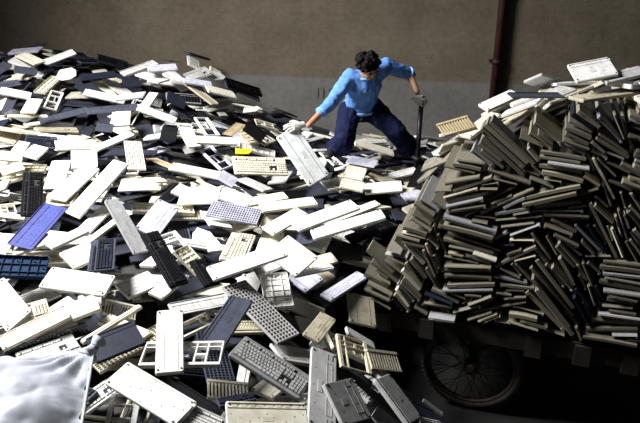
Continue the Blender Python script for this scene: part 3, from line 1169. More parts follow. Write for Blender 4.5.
def hero(kind, col, A, B, C, var, label):
    T = thick(kind)
    mid = ((B[0] + C[0]) / 2, (B[1] + C[1]) / 2)
    on_load = mid[0] > 475 and mid[1] < 140
    if on_load:
        u_, z_ = pix_on_depth(mid[0], mid[1], .45)
        p = cart(u_, .45, z_)
    else:
        p = march(*mid)
        if mid[0] > 435 and mid[1] < 160 and p[1] > 6.0:
            on_load = True
            u_, z_ = pix_on_depth(mid[0], mid[1], .40)
            p = cart(u_, .40, z_)
    vis = ray(*mid)
    vis /= np.linalg.norm(vis)
    pL = np.hypot(B[0] - A[0], B[1] - A[1])
    pW = np.hypot(C[0] - A[0], C[1] - A[1])
    narrow = kind == WR
    Zc = np.dot(p - EYE, [0, CP, -SP])

    def measure(c, ez):
        top = c + ez * T
        q = []
        for w in (A, B, C):
            r = ray(*w)
            den = np.dot(r, ez)
            if den > -.12:
                return None
            q.append(EYE + r * (np.dot(top - EYE, ez) / den))
        e = q[1] - q[0]
        L = np.linalg.norm(e)
        e = e / L
        wf = q[2] - q[0]
        sk = np.dot(wf, e)
        wv = wf - e * sk
        return L, np.linalg.norm(wv), e, np.sign(np.dot(np.cross(ez, e), wv)) or 1.0, (q[1] + q[2]) / 2, abs(sk)

    c, ex, ey, ez = p.copy(), None, None, None
    gb = base_slope(p[0], p[1]) if not on_load else np.array([0.0, .1])
    grid = [np.array([a_, b_]) for a_ in np.linspace(-.55, .55, 11) for b_ in np.linspace(-.75, .45, 13)]
    best = None
    for it in range(11):
        gs_ = grid if it < 4 else [best[1] - gb]
        best = None
        for dg in gs_:
            g = gb + dg
            ez = np.array([-g[0], -g[1], 1.0])
            ez /= np.linalg.norm(ez)
            ms = measure(c, ez)
            if ms is None:
                continue
            L, W, e, sgn, m, sk = ms
            cost = (np.linalg.norm(dg) / .38) ** 2 + (sk / .06) ** 2
            cost += (max(0, L - .47) / .05) ** 2 + (max(0, .12 - L) / .05) ** 2
            cost += (max(0, W - .19) / .03) ** 2 + (0 if narrow or kind == FG else (max(0, .11 - W) / .03) ** 2)
            if best is None or cost < best[0]:
                best = (cost, g, L, W, e, sgn, m)
        if best is None:
            break
        _, g, L, W, e, sgn, m = best
        L, W = float(np.clip(L, .07, .54)), float(np.clip(W, .03, .22))
        yaw = math.atan2(e[1], e[0]) + (PI if sgn > 0 else 0)
        ez = np.array([-g[0], -g[1], 1.0])
        ez /= np.linalg.norm(ez)
        cxy = (p if on_load else m) - ez * T
        got = fit_plane(cxy[0], cxy[1], yaw, L, W, g, .45 if label else .25)
        if got is None:
            return None
        if it >= 6 and ex is not None:
            # keep to the higher of the two resting heights, so that the place settles
            prev = c[2] + g[0] * (got[0][0] - c[0]) + g[1] * (got[0][1] - c[1])
            got[0][2] = max(got[0][2], prev)
        c, ex, ey, ez = got
    if ex is None:
        return None
    ex_ = max(float((c + ex * L / 2 * a + ey * W / 2 * b)[1] - wall_y((c + ex * L / 2 * a + ey * W / 2 * b)[0])) for a in (-1, 1) for b in (-1, 1))
    if ex_ > -.04:
        c = c - np.array([0, ex_ + .04, 0])
    lay(c, ex, ey, ez, L, W, T)
    r = dict(kind=kind, c=c, ex=ex, ey=ey, ez=ez, L=L, W=W, T=T, col=col, keycol=None, jit=0.0, hero=True, label=label, var=var, mid=mid,
             area=max(30.0, abs((B[0] - A[0]) * (C[1] - A[1]) - (B[1] - A[1]) * (C[0] - A[0]))))
    if kind == K:
        r['keycol'] = {'slate': 'navy', 'black': 'black', 'pale grey': 'white', 'grey': 'pale grey'}.get(col, 'cream')
    if label and 'red printed' in label:
        r['print'] = True
    recs.append(r)
    return r


# small loose pieces on the crown and slope of the load
nt_ = 0
tries = 0
while nt_ < 44 and tries < 600:
    tries += 1
    u, d = rng.uniform(-.1, 1.8), rng.uniform(.22, 1.15)
    x, y = cart(u, d)[:2]
    kind = str(rng.choice(['keyboard_cover', 'keyboard_tray', 'keyboard', 'wrist_rest', 'backing_plate'], p=[.5, .15, .15, .1, .1]))
    L, W = rng.uniform(.24, .40), rng.uniform(.12, .17)
    if kind == 'wrist_rest':
        W = .06
    col = str(rng.choice(['white', 'cream', 'aged', 'pale grey', 'dun', 'black'], p=[.27, .27, .18, .14, .10, .04]))
    got = rest(x, y, CA + rng.normal(.5, .55), L, W, .8)
    if got is None:
        continue
    c, ex, ey, ez = got
    if c[2] > crest(u) - .075:
        continue
    lay(c, ex, ey, ez, L, W, thick(kind))
    recs.append(dict(kind=kind, c=c, ex=ex, ey=ey, ez=ez, L=L, W=W, T=thick(kind), col=col, keycol=None, jit=float(rng.uniform(-.1, .05)), hero=False, top=True))
    nt_ += 1

for h in [h for h in HERO if not h[6]] + [h for h in HERO if h[6]]:
    hero(*h)

# ------------------------------------------------------------------ what can be seen of each piece (so that hidden ones are left out)
RW, RH = 640, 423
zbuf = np.full((RH, RW), 1e9)
ibuf = np.full((RH, RW), -1, int)


def raster_quad(c, ex, ey, ez, L, W, idn):
    q = np.array([c + ex * L / 2 * a + ey * W / 2 * b for a, b in ((-1, -1), (1, -1), (1, 1), (-1, 1))])
    x, y, Z = project(q)
    if (Z < .3).any():
        return
    x0, x1 = max(0, int(x.min())), min(RW - 1, int(x.max()) + 1)
    y0, y1 = max(0, int(y.min())), min(RH - 1, int(y.max()) + 1)
    if x0 > x1 or y0 > y1:
        return
    X, Y = np.meshgrid(np.arange(x0, x1 + 1) + .5, np.arange(y0, y1 + 1) + .5)
    m1 = np.ones(X.shape, bool)
    m2 = np.ones(X.shape, bool)
    for i in range(4):
        j = (i + 1) % 4
        cr = (x[j] - x[i]) * (Y - y[i]) - (y[j] - y[i]) * (X - x[i])
        m1 &= cr >= 0
        m2 &= cr <= 0
    m = m1 | m2
    if not m.any():
        return
    a, v = (X - CX) / F, (Y - CY) / F
    den = a * ez[0] + (CP - v * SP) * ez[1] - (SP + v * CP) * ez[2]
    Zp = np.dot(c - EYE, ez) / np.where(np.abs(den) < 1e-6, 1e-6, den)
    zz, ii = zbuf[y0:y1 + 1, x0:x1 + 1], ibuf[y0:y1 + 1, x0:x1 + 1]
    m &= (Zp > 0) & (Zp < zz)
    zz[m] = Zp[m]
    ii[m] = idn


def raster_box(c, ex, ey, ez, L, W, T, idn):
    raster_quad(c + ez * T, ex, ey, ez, L, W, idn)
    for s in (-1, 1):
        raster_quad(c + ez * T / 2 + ex * s * L / 2, ey, ez, ex, W, T, idn)
        raster_quad(c + ez * T / 2 + ey * s * W / 2, ex, ez, ey, L, T, idn)


for i, r in enumerate(recs):
    raster_box(r['c'], r['ex'], r['ey'], r['ez'], r['L'], r['W'], r['T'], i)
for i, s in enumerate(load):
    raster_box(s['p'] + s['ey'] * s['depth'] / 2 - s['ez'] * s['t'] / 2, s['ex'], s['ey'], s['ez'], s['l'], s['depth'], s['t'], 10000 + i)
cnt = np.bincount(ibuf[ibuf >= 0].ravel(), minlength=10000 + len(load))
for i, r in enumerate(recs):
    r['vis'] = int(cnt[i])
for i, s in enumerate(load):
    s['vis'] = int(cnt[10000 + i])
recs = [r for r in recs if r['vis'] >= 9]
load = [s for s in load if s['vis'] >= 7]


def clear_overlaps():
    """no two solid pieces share space: of two that would, the less important gives way"""
    items = []
    for r in bulk_recs:
        items.append((0, 0, r, r['c'] + r['ez'] * r['T'] / 2, (r['ex'], r['ey'], r['ez']), (r['L'] / 2, r['W'] / 2, r['T'] / 2)))
    for s in load:
        items.append((2, s['vis'], s, s['p'] + s['ey'] * s['depth'] / 2, (s['ex'], s['ey'], s['ez']), (s['l'] / 2, s['depth'] / 2, s['t'] / 2)))
    for r in recs:
        items.append((4 if r.get('label') else 3 if r['hero'] else 1, r['vis'], r, r['c'] + r['ez'] * r['T'] / 2, (r['ex'], r['ey'], r['ez']), (r['L'] / 2, r['W'] / 2, r['T'] / 2)))
    C = np.array([i[3] for i in items])
    A = np.array([i[4] for i in items])
    E = np.maximum(np.array([i[5] for i in items]) - .0008, .0005)
    R = np.linalg.norm(E, axis=1)
    dead = set()
    for i in range(len(items)):
        d = np.linalg.norm(C[i + 1:] - C[i], axis=1)
        for j in (np.nonzero(d < R[i + 1:] + R[i])[0] + i + 1):
            if items[i][0] == items[j][0] == 0:
                continue
            t = C[j] - C[i]
            ax = [*A[i], *A[j]]
            for a in A[i]:
                for b in A[j]:
                    x = np.cross(a, b)
                    n = np.linalg.norm(x)
                    if n > 1e-4:
                        ax.append(x / n)
            ax = np.array(ax)
            ra = np.abs(ax @ A[i].T) @ E[i]
            rb = np.abs(ax @ A[j].T) @ E[j]
            gap = np.abs(ax @ t) - ra - rb
            if gap.max() < -.0005 and i not in dead and j not in dead:
                pi, pj = items[i][:2], items[j][:2]
                dead.add(i if pi <= pj else j)
    for k in dead:
        items[k][2]['dead'] = True
    return len(dead)


nd_ = clear_overlaps()
print('removed', nd_, [r.get('label') or (r['kind'], r['col']) for r in recs if r.get('dead') and r['hero']])
recs = [r for r in recs if not r.get('dead')]
load = [s for s in load if not s.get('dead')]
for r in bulk_recs:
    if r.get('dead'):
        continue
    m = bulk[r['tone']]
    s0 = len(m.v)
    m.quadbox((-r['L'] / 2, -r['W'] / 2, 0), (r['L'] / 2, r['W'] / 2, r['T']), .002)
    ex, ey, ez, c = r['ex'], r['ey'], r['ez'], r['c']
    m.xform(Matrix(((ex[0], ey[0], ez[0], c[0]), (ex[1], ey[1], ez[1], c[1]), (ex[2], ey[2], ez[2], c[2]), (0, 0, 0, 1))), s0)
print('recs', len(recs), 'load', len(load), 'heroes', sum(r['hero'] for r in recs))

for i, r in enumerate(recs):
    k, v = r['kind'], r['vis']
    vi = r.get('var', i % 3)
    if k == 'keyboard':
        pr = 'keyboard' if v > 260 else 'keyboard_small'
    elif k == 'keyboard_cover':
        pr = 'keyboard_cover_%d' % (vi % 3) if v > 170 else 'keyboard_cover_small'
    elif k == 'keyboard_surround':
        pr = 'keyboard_surround_%d' % (vi % 2)
    elif k == 'shell_fragment':
        pr = 'shell_fragment_%d' % (vi % 3)
    else:
        pr = k
    spawn(pr, r)

# the load's outer shells
def ordinal(n):
    w = ['first', 'second', 'third', 'fourth', 'fifth', 'sixth', 'seventh', 'eighth', 'ninth', 'tenth', 'eleventh', 'twelfth', 'thirteenth', 'fourteenth', 'fifteenth', 'sixteenth',
         'seventeenth', 'eighteenth', 'nineteenth', 'twentieth']
    if n < 20:
        return w[n]
    t = {2: 'twenty', 3: 'thirty', 4: 'forty', 5: 'fifty'}[(n + 1) // 10]
    o = (n + 1) % 10
    return {'twenty': 'twentieth', 'thirty': 'thirtieth', 'forty': 'fortieth', 'fifty': 'fiftieth'}[t] if o == 0 else t + '-' + w[o - 1]


courses = {}
for s in load:
    courses.setdefault(int((s['z'] - BED) / .13), []).append(s)
for ci, row in sorted(courses.items()):
    row.sort(key=lambda s: s['u'])
    for m_, s in enumerate(row):
        o = bpy.data.objects.new('keyboard_shell', EDGE[s['v']])
        COL.objects.link(o)
        p, ex, ey, ez = s['p'], s['ex'], s['ey'], s['ez']
        o.matrix_world = Matrix(((ex[0], ey[0], ez[0], p[0]), (ex[1], ey[1], ez[1], p[1]), (ex[2], ey[2], ez[2], p[2]), (0, 0, 0, 1))) @ Matrix.Diagonal((s['l'], s['depth'], s['t'], 1))
        j = 1 + rng.uniform(-.15, .08)
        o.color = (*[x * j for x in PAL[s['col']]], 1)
        dg = math.degrees(s['th'])
        tilt = 'lying flat' if abs(dg) < 8 else ('dipping right' if dg < 0 else 'dipping left')
        tag(o, '%s shell %s, %s from the load\'s low end, %s course up' % (WORD[s['col']], tilt, ordinal(m_), ordinal(ci)), 'keyboard shell', 'keyboard shells packed edge-out on the cart')

# ------------------------------------------------------------------ labels for the rest: by look, and by the nearest thing one can find
LANDMARKS = [("the worker's lower boot", 333, 187), ("the panel in the worker's hand", 305, 158), ("the violet-blue plate", 38, 220), ("the white sack", 40, 385), ("the slate-blue keyboard", 103, 255),
             ("the large black keyboard", 165, 257), ("the end-on black keyboard", 33, 192), ("the dark blue tray", 20, 265), ("the red-printed panel", 86, 158), ("the white lattice", 133, 155),
             ("the yellow scrap", 243, 149), ("the big grey keyboard", 273, 355), ("the upright white panel", 170, 340), ("the navy-black cover", 110, 342), ("the cart wheel", 470, 370),
             ("the bluish-white crest panel", 162, 68), ("the propped crest cover", 58, 56), ("the long grey key grid", 260, 310), ("the plate between the worker's legs", 362, 158),
             ("the large stepped cover", 150, 392), ("the bright crowning shell", 590, 83), ("the straw-coloured scrap", 455, 125), ("the dark pointed plate", 535, 84),
             ("the load's low end", 385, 260), ("the foot of the pole", 417, 150), ("the far tan plate", 234, 128), ("the mid-grey leaning panel", 124, 228),
             ("the tilted cream keyboard", 238, 245), ("the windowed white frame", 215, 360), ("the level cream keyboard", 258, 163)]


LM_OF = {'the violet-blue plate': 'violet-blue', 'the slate-blue keyboard': 'small slate-blue keyboard', 'the large black keyboard': 'large all-black', 'the end-on black keyboard': 'lying end-on',
         'the dark blue tray': 'dark blue hollow', 'the red-printed panel': 'red printed', 'the white lattice': 'lattice', 'the yellow scrap': 'bright yellow', 'the big grey keyboard': 'all its pale keys',
         'the upright white panel': 'plain white panel', 'the navy-black cover': 'navy-black', 'the bluish-white crest panel': 'standing proud', 'the propped crest cover': 'propped on the crest',
         'the long grey key grid': 'long grey key grid', "the plate between the worker's legs": "worker's legs", 'the large stepped cover': 'stepped lip', 'the bright crowning shell': 'bright white shell',
         'the straw-coloured scrap': 'straw', 'the dark pointed plate': 'dark pointed', 'the far tan plate': 'tan plate lying flat', 'the mid-grey leaning panel': 'mid-grey panel',
         'the tilted cream keyboard': 'pale keys tilted', 'the windowed white frame': 'open windows', 'the level cream keyboard': 'lying level to'}
_lab = [(r['label'], r) for r in recs if r.get('label')]
_new = []
for nm, x_, y_ in LANDMARKS:
    if nm in LM_OF:
        hit = [r for l, r in _lab if LM_OF[nm] in l]
        if not hit:
            continue
        x_, y_, _z = project(hit[0]['c'] + hit[0]['ez'] * hit[0]['T'])
    _new.append((nm, float(x_), float(y_)))
LANDMARKS = _new


def relation(dx, dy):
    a = math.degrees(math.atan2(-dy, dx)) % 360
    return ['right of', 'up and right of', 'above', 'up and left of', 'left of', 'down and left of', 'below', 'down and right of'][int((a + 22.5) // 45) % 8]


pools = {}
for r in recs:
    kw = KINDWORD[kind_name(r['kind'])]
    cat = {'keyboard': 'keyboard'}.get(r['kind'], kind_name(r['kind']).replace('_', ' '))
    o = r['obj']
    if r['kind'] == 'keyboard':
        grp = 'whole keyboards thrown on the heap'
    else:
        grp = 'loose ' + kind_name(r['kind']).replace('_', ' ') + ' pieces of the heap'
    if r.get('label'):
        tag(o, r['label'], cat, grp)
        continue
    x, y, _ = project(r['c'] + r['ez'] * r['T'])
    x, y = float(np.clip(x, 2, 638)), float(np.clip(y, 2, 421))
    lm = min(LANDMARKS, key=lambda l: math.hypot(l[1] - x, (l[2] - y) * 1.2))
    size = 'small ' if r['L'] < .27 else ''
    key = (size + WORD[r['col']] + ' ' + kw, relation(x - lm[1], y - lm[2]), lm[0])
    pools.setdefault(key, []).append((math.hypot(x - lm[1], y - lm[2]), r, cat, grp))
for (what, rel, lmn), rows in pools.items():
    rows.sort(key=lambda t: t[0])
    for i, (_, r, cat, grp) in enumerate(rows):
        where = ''
        if len(rows) == 1:
            lab = '%s%s lying %s %s' % (what, where, rel, lmn)
        elif i == 0:
            lab = 'nearest %s%s %s %s' % (what, where, rel, lmn)
        else:
            lab = '%s-nearest %s%s %s %s' % (ordinal(i), what, where, rel, lmn)
        tag(r['obj'], lab, cat, grp)

# ------------------------------------------------------------------ the uncountable bulk
BULKPALE = simple('bulk_pale_plastic', (0.58, 0.55, 0.46), 0.5, var=.35, scale=3.0)
BULKDARK = simple('bulk_dark_plastic', (0.022, 0.024, 0.036), 0.5, var=.6, scale=3.0)
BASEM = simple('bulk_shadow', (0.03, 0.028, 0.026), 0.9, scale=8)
rub = empty('keyboard_rubble', (-1.2, 5.5, 0))
rub['kind'] = 'stuff'
rub['label'] = 'deep tangle of keyboard scrap filling the heap under the loose pieces'
rub['category'] = 'rubble'


def under(o, root):
    o.parent = root
    o.matrix_parent_inverse = Matrix.Translation(root.location).inverted()
    return o


under(bulk['pale'].obj('pale_rubble', BULKPALE), rub)
under(bulk['dark'].obj('dark_rubble', BULKDARK), rub)
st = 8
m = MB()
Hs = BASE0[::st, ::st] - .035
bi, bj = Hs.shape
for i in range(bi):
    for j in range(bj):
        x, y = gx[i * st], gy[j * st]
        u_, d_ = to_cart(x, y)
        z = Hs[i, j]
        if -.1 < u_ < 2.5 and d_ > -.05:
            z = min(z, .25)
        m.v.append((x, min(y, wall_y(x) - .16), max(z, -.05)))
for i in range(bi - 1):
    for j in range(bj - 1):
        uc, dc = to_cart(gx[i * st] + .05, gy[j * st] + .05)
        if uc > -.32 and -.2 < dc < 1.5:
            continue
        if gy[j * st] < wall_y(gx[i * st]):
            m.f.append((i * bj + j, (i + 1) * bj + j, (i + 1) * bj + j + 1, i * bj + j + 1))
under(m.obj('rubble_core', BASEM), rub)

# core of the cart load
m = MB()
us = np.arange(-.12, 1.66, .1)
rows = []
for u in us:
    zt = max(core_top(u, .5) - .02, BED + .03)
    prof_ = [(CORE_F, BED + .004)]
    for k in range(1, 5):
        z = BED + (zt - BED) * k / 4
        prof_.append((CORE_F + dface(z), z))
    for d in (.85, 1.0, 1.15, 1.3):
        prof_.append((d, max(BED + .02, float(core_top(u, d)) - .02 + .02 * math.sin(u * 9 + d * 7) - .02)))
    prof_.append((1.3, BED + .004))
    rows.append(prof_)
npf = len(rows[0])
for u, pr_ in zip(us, rows):
    for d, z in pr_:
        p = cart(u, d, z)
        m.v.append(tuple(p))
for i in range(len(us) - 1):
    for k in range(npf):
        k2 = (k + 1) % npf
        m.f.append((i * npf + k, i * npf + k2, (i + 1) * npf + k2, (i + 1) * npf + k))
m.f.append(tuple(range(npf)))
m.f.append(tuple((len(us) - 1) * npf + k for k in reversed(range(npf))))
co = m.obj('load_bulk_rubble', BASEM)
co['kind'] = 'stuff'
co['label'] = 'packed keyboard scrap inside the cart load behind the outer shells'
co['category'] = 'rubble'

# ------------------------------------------------------------------ floor, wall
def wall_mat():
    m, nt, b = new_mat('plaster_wall')
    tc = N(nt, 'ShaderNodeTexCoord')
    sep = N(nt, 'ShaderNodeSeparateXYZ')
    nt.links.new(tc.outputs['Object'], sep.inputs[0])
    n1 = N(nt, 'ShaderNodeTexNoise', Scale=1.6, Detail=8.0, Roughness=.6)
    n2 = N(nt, 'ShaderNodeTexNoise', Scale=14.0, Detail=6.0, Roughness=.7)
    n3 = N(nt, 'ShaderNodeTexNoise', Scale=60.0, Detail=3.0)
    for n in (n1, n2, n3):
        nt.links.new(tc.outputs['Object'], n.inputs['Vector'])
    # wavy edge of the grey dado
    e = N(nt, 'ShaderNodeMath', operation='MULTIPLY_ADD')
    nt.links.new(n2.outputs['Fac'], e.inputs[0])
    e.inputs[1].default_value = .09
    nt.links.new(sep.outputs['Z'], e.inputs[2])
    st_ = N(nt, 'ShaderNodeMapRange')
    nt.links.new(e.outputs[0], st_.inputs['Value'])
    st_.inputs['From Min'].default_value = 1.195
    st_.inputs['From Max'].default_value = 1.225
    up = ramp(nt, [(.25, (.118, .096, .068)), (.5, (.163, .135, .098)), (.75, (.20, .168, .126))])
    nt.links.new(n1.outputs['Fac'], up.inputs[0])
    lo = ramp(nt, [(.25, (.145, .138, .129)), (.6, (.195, .187, .175)), (.8, (.24, .231, .218))])
    nt.links.new(n1.outputs['Fac'], lo.inputs[0])
    mx = N(nt, 'ShaderNodeMix', data_type='RGBA')
    nt.links.new(st_.outputs[0], mx.inputs[0])
    nt.links.new(lo.outputs[0], mx.inputs[6])
    nt.links.new(up.outputs[0], mx.inputs[7])
    gr = ramp(nt, [(.3, (.72, .7, .68)), (.55, (1, 1, 1)), (.8, (1.0, .98, .95))])
    nt.links.new(n2.outputs['Fac'], gr.inputs[0])
    # faint courses of brick telling through the plaster
    br = N(nt, 'ShaderNodeTexBrick')
    mp = N(nt, 'ShaderNodeMapping')
    mp.inputs['Rotation'].default_value = (PI / 2, 0, 0)
    nt.links.new(tc.outputs['Object'], mp.inputs['Vector'])
    nt.links.new(mp.outputs[0], br.inputs['Vector'])
    br.inputs['Scale'].default_value = 3.2
    br.inputs['Color1'].default_value = (1, 1, 1, 1)
    br.inputs['Color2'].default_value = (.94, .94, .93, 1)
    br.inputs['Mortar'].default_value = (.86, .86, .86, 1)
    br.inputs['Mortar Size'].default_value = .012
    br.inputs['Mortar Smooth'].default_value = .6
    mm = N(nt, 'ShaderNodeMix', data_type='RGBA', blend_type='MULTIPLY')
    mm.inputs[0].default_value = .8
    nt.links.new(mx.outputs[2], mm.inputs[6])
    nt.links.new(gr.outputs[0], mm.inputs[7])
    m3 = N(nt, 'ShaderNodeMix', data_type='RGBA', blend_type='MULTIPLY')
    nt.links.new(st_.outputs[0], m3.inputs[0])
    nt.links.new(mm.outputs[2], m3.inputs[6])
    nt.links.new(br.outputs['Color'], m3.inputs[7])
    nt.links.new(m3.outputs[2], b.inputs['Base Color'])
    b.inputs['Roughness'].default_value = .9
    b.inputs['Specular IOR Level'].default_value = .15
    bp = N(nt, 'ShaderNodeBump', Strength=.35, Distance=.02)
    nt.links.new(n3.outputs['Fac'], bp.inputs['Height'])
    nt.links.new(bp.outputs[0], b.inputs['Normal'])
    return m


WALLM = wall_mat()
wo = MB().quadbox((-9, 0, -.1), (9, .25, 5.0)).obj('wall_back', WALLM)
wo.location = (0, 8.80, 0)
wo.rotation_euler = (0, 0, WALL_A)
structure(wo)
fo = MB().quadbox((-9, -1.5, -.15), (9, 11, -.0)).obj('floor', simple('concrete_floor', (.013, .0125, .0115), .85, var=.35, scale=6, bump=.3))
structure(fo)


def on_wall(px, py, off=0.0):
    r = ray(px, py)
    k = math.tan(WALL_A)
    t = (8.80 - off / math.cos(WALL_A)) / (r[1] - k * r[0])
    return EYE + r * t


# scratches on the grey dado behind the worker
scr = MB()
for x_ in (318, 323.5, 329.5):
    p, q = on_wall(x_, 88, .003), on_wall(x_ - .5, 98, .003)
    scr.tube([p, (p + q) / 2 + np.array([.006, 0, 0]), q], [.006, .009, .006], 6)
so = scr.obj('scratch_marks', simple('dark_scratch', (.09, .085, .08), .9))
tag(so, 'three short dark upright scratches on the grey lower wall behind the worker', 'scratch marks')

# rust-red pipe down the wall
rust = simple('rust_red_paint', (.028, .006, .006), .6, var=.5, scale=9, bump=.2)
pt = on_wall(498, 52, .07)
pipe = empty('wall_pipe', (pt[0], pt[1], 0))
MB().tube([(0, 0, .02), (0, 0, 2.5), (0, 0, 4.9)], [.052] * 3, 16).obj('pipe_run', rust, pipe, True)
for z in (1.45, 2.28, 3.6):
    MB().tube([(0, 0, z - .03), (0, 0, z + .03)], [.062] * 2, 16).obj('pipe_collar', rust, pipe, True)
    cl = MB()
    cl.quadbox((-.085, .015, z - .015), (.085, .066, z + .015))
    cl.obj('wall_clamp', rust, pipe)
tag(pipe, 'dark rust-red pipe running straight up the back wall behind the cart', 'pipe')

# ------------------------------------------------------------------ the cart
WOOD = simple('dark_cart_timber', (.022, .017, .012), .8, var=.45, scale=7, bump=.3)
IRON = simple('rusty_iron', (.06, .042, .032), .65, metal=.4, var=.5, scale=18)
TYRE = simple('tyre_rubber', (.038, .033, .029), .8, var=.3, scale=30)
cartr = empty('handcart', (*CART_O, 0))
cartr.rotation_euler = (0, 0, CA)
tag(cartr, 'dark timber handcart with a spoked wheel under a towering load of keyboard shells', 'cart')
for k in range(7):
    d0 = .03 + k * .182
    MB().quadbox((-.10, d0, .705), (2.0, d0 + .175, .748), .003).obj('bed_plank', WOOD, cartr)
MB().quadbox((-.12, -.005, .60), (2.0, .028, .722), .003).obj('side_rail', WOOD, cartr)
MB().quadbox((-.12, 1.31, .60), (2.0, 1.343, .722), .003).obj('side_rail', WOOD, cartr)
for u in (.02, .30, .98, 1.27, 1.55, 1.86):
    MB().quadbox((u - .05, -.03, .575), (u + .05, -.005, .715), .004).obj('side_bracket', WOOD, cartr)
for u in (.12, 1.0, 1.9):
    MB().quadbox((u - .04, .03, .63), (u + .04, 1.30, .705)).obj('cross_beam', WOOD, cartr)
wu, wz = pix_on_depth(471, 371, .10)
RAD = .335
wz = RAD + .012


def ring(m, r, w, n, cz, u, d, prof):
    b = len(m.v)
    k = len(prof)
    for i in range(n):
        a = 2 * PI * i / n
        for pr, pd in prof:
            m.v.append((u + (r + pr) * math.cos(a), d + pd, cz + (r + pr) * math.sin(a)))
    for i in range(n):
        j = (i + 1) % n
        for q in range(k):
            q2 = (q + 1) % k
            m.f.append((b + i * k + q, b + i * k + q2, b + j * k + q2, b + j * k + q))


def wheel(d):
    w = empty('wheel')
    w.parent = cartr
    t = MB()
    ring(t, RAD, 0, 56, wz, wu, d, [(.0, -.012), (-.004, -.024), (-.022, -.029), (-.042, -.022), (-.046, 0), (-.042, .022), (-.022, .029), (-.004, .024), (0, .012)])
    for i in range(56):     # tread blocks
        a = 2 * PI * i / 56
        p0 = Vector((wu + (RAD - .004) * math.cos(a), d, wz + (RAD - .004) * math.sin(a)))
        tn = Vector((-math.sin(a), 0, math.cos(a))) * .011
        rd = Vector((math.cos(a), 0, math.sin(a))) * .008
        b = len(t.v)
        for s in (-1, 1):
            for q in (-1, 1):
                for e_ in (-1, 1):
                    t.v.append(tuple(p0 + tn * q + rd * s + Vector((0, .021 * e_, 0))))
        for fc in ((0, 1, 3, 2), (4, 6, 7, 5), (0, 4, 5, 1), (2, 3, 7, 6), (0, 2, 6, 4), (1, 5, 7, 3)):
            t.f.append(tuple(b + i_ for i_ in fc))
    t.obj('tyre', TYRE, w, True)
    r_ = MB()
    ring(r_, RAD - .046, 0, 48, wz, wu, d, [(.006, -.019), (-.012, -.017), (-.016, 0), (-.012, .017), (.006, .019)])
    r_.obj('rim', IRON, w, True)
    h = MB().tube([(wu, d - .055, wz), (wu, d - .05, wz), (wu, d - .045, wz), (wu, d + .045, wz), (wu, d + .055, wz)], [.014, .03, .036, .036, .02], 18)
    ring(h, .052, 0, 24, wz, wu, d, [(0, -.032), (-.02, -.034), (-.02, -.026), (0, -.028)])
    ring(h, .052, 0, 24, wz, wu, d, [(0, .032), (-.02, .034), (-.02, .026), (0, .028)])
    h.obj('hub', IRON, w, True)
    ns = 36
    for i in range(ns):
        a = 2 * PI * i / ns
        s = 1 if i % 2 else -1
        off = (.42 if (i // 2) % 2 else -.42)
        p = (wu + .05 * math.cos(a + off * 2.2), d + .028 * s, wz + .05 * math.sin(a + off * 2.2))
        q = (wu + (RAD - .058) * math.cos(a), d + .004 * s, wz + (RAD - .058) * math.sin(a))
        MB().tube([p, q], [.0030, .0030], 5).obj('spoke', IRON, w)


wheel(.085)
wheel(1.22)
MB().tube([(wu, .05, wz), (wu, 1.27, wz)], [.018] * 2, 12).obj('axle', IRON, cartr, True)
for d in (.17, 1.12):
    b_ = MB()
    b_.quadbox((wu - .03, d - .012, wz - .03), (wu + .03, d + .012, .70))
    b_.tube([(wu - .3, d, .66), (wu, d, wz + .05), (wu + .3, d, .66)], [.016] * 3, 8)
    b_.obj('axle_bracket', IRON, cartr)

# ------------------------------------------------------------------ white woven sack
SACKM, nt, bs = new_mat('white_woven_sack')
tc = N(nt, 'ShaderNodeTexCoord')
wv = N(nt, 'ShaderNodeTexChecker', Scale=260.0)
wv.inputs['Color1'].default_value = (.40, .41, .45, 1)
wv.inputs['Color2'].default_value = (.35, .36, .40, 1)
nt.links.new(tc.outputs['UV'], wv.inputs['Vector'])
nz = N(nt, 'ShaderNodeTexNoise', Scale=7.0, Detail=6.0)
nt.links.new(tc.outputs['Object'], nz.inputs['Vector'])
rp = ramp(nt, [(.35, (.8, .8, .82)), (.6, (1, 1, 1))])
nt.links.new(nz.outputs['Fac'], rp.inputs[0])
mx = N(nt, 'ShaderNodeMix', data_type='RGBA', blend_type='MULTIPLY')
mx.inputs[0].default_value = 1
nt.links.new(wv.outputs[0], mx.inputs[6])
nt.links.new(rp.outputs[0], mx.inputs[7])
nt.links.new(mx.outputs[2], bs.inputs['Base Color'])
bs.inputs['Roughness'].default_value = .55
bp = N(nt, 'ShaderNodeBump', Strength=.25, Distance=.01)
nt.links.new(nz.outputs['Fac'], bp.inputs['Height'])
nt.links.new(bp.outputs[0], bs.inputs['Normal'])


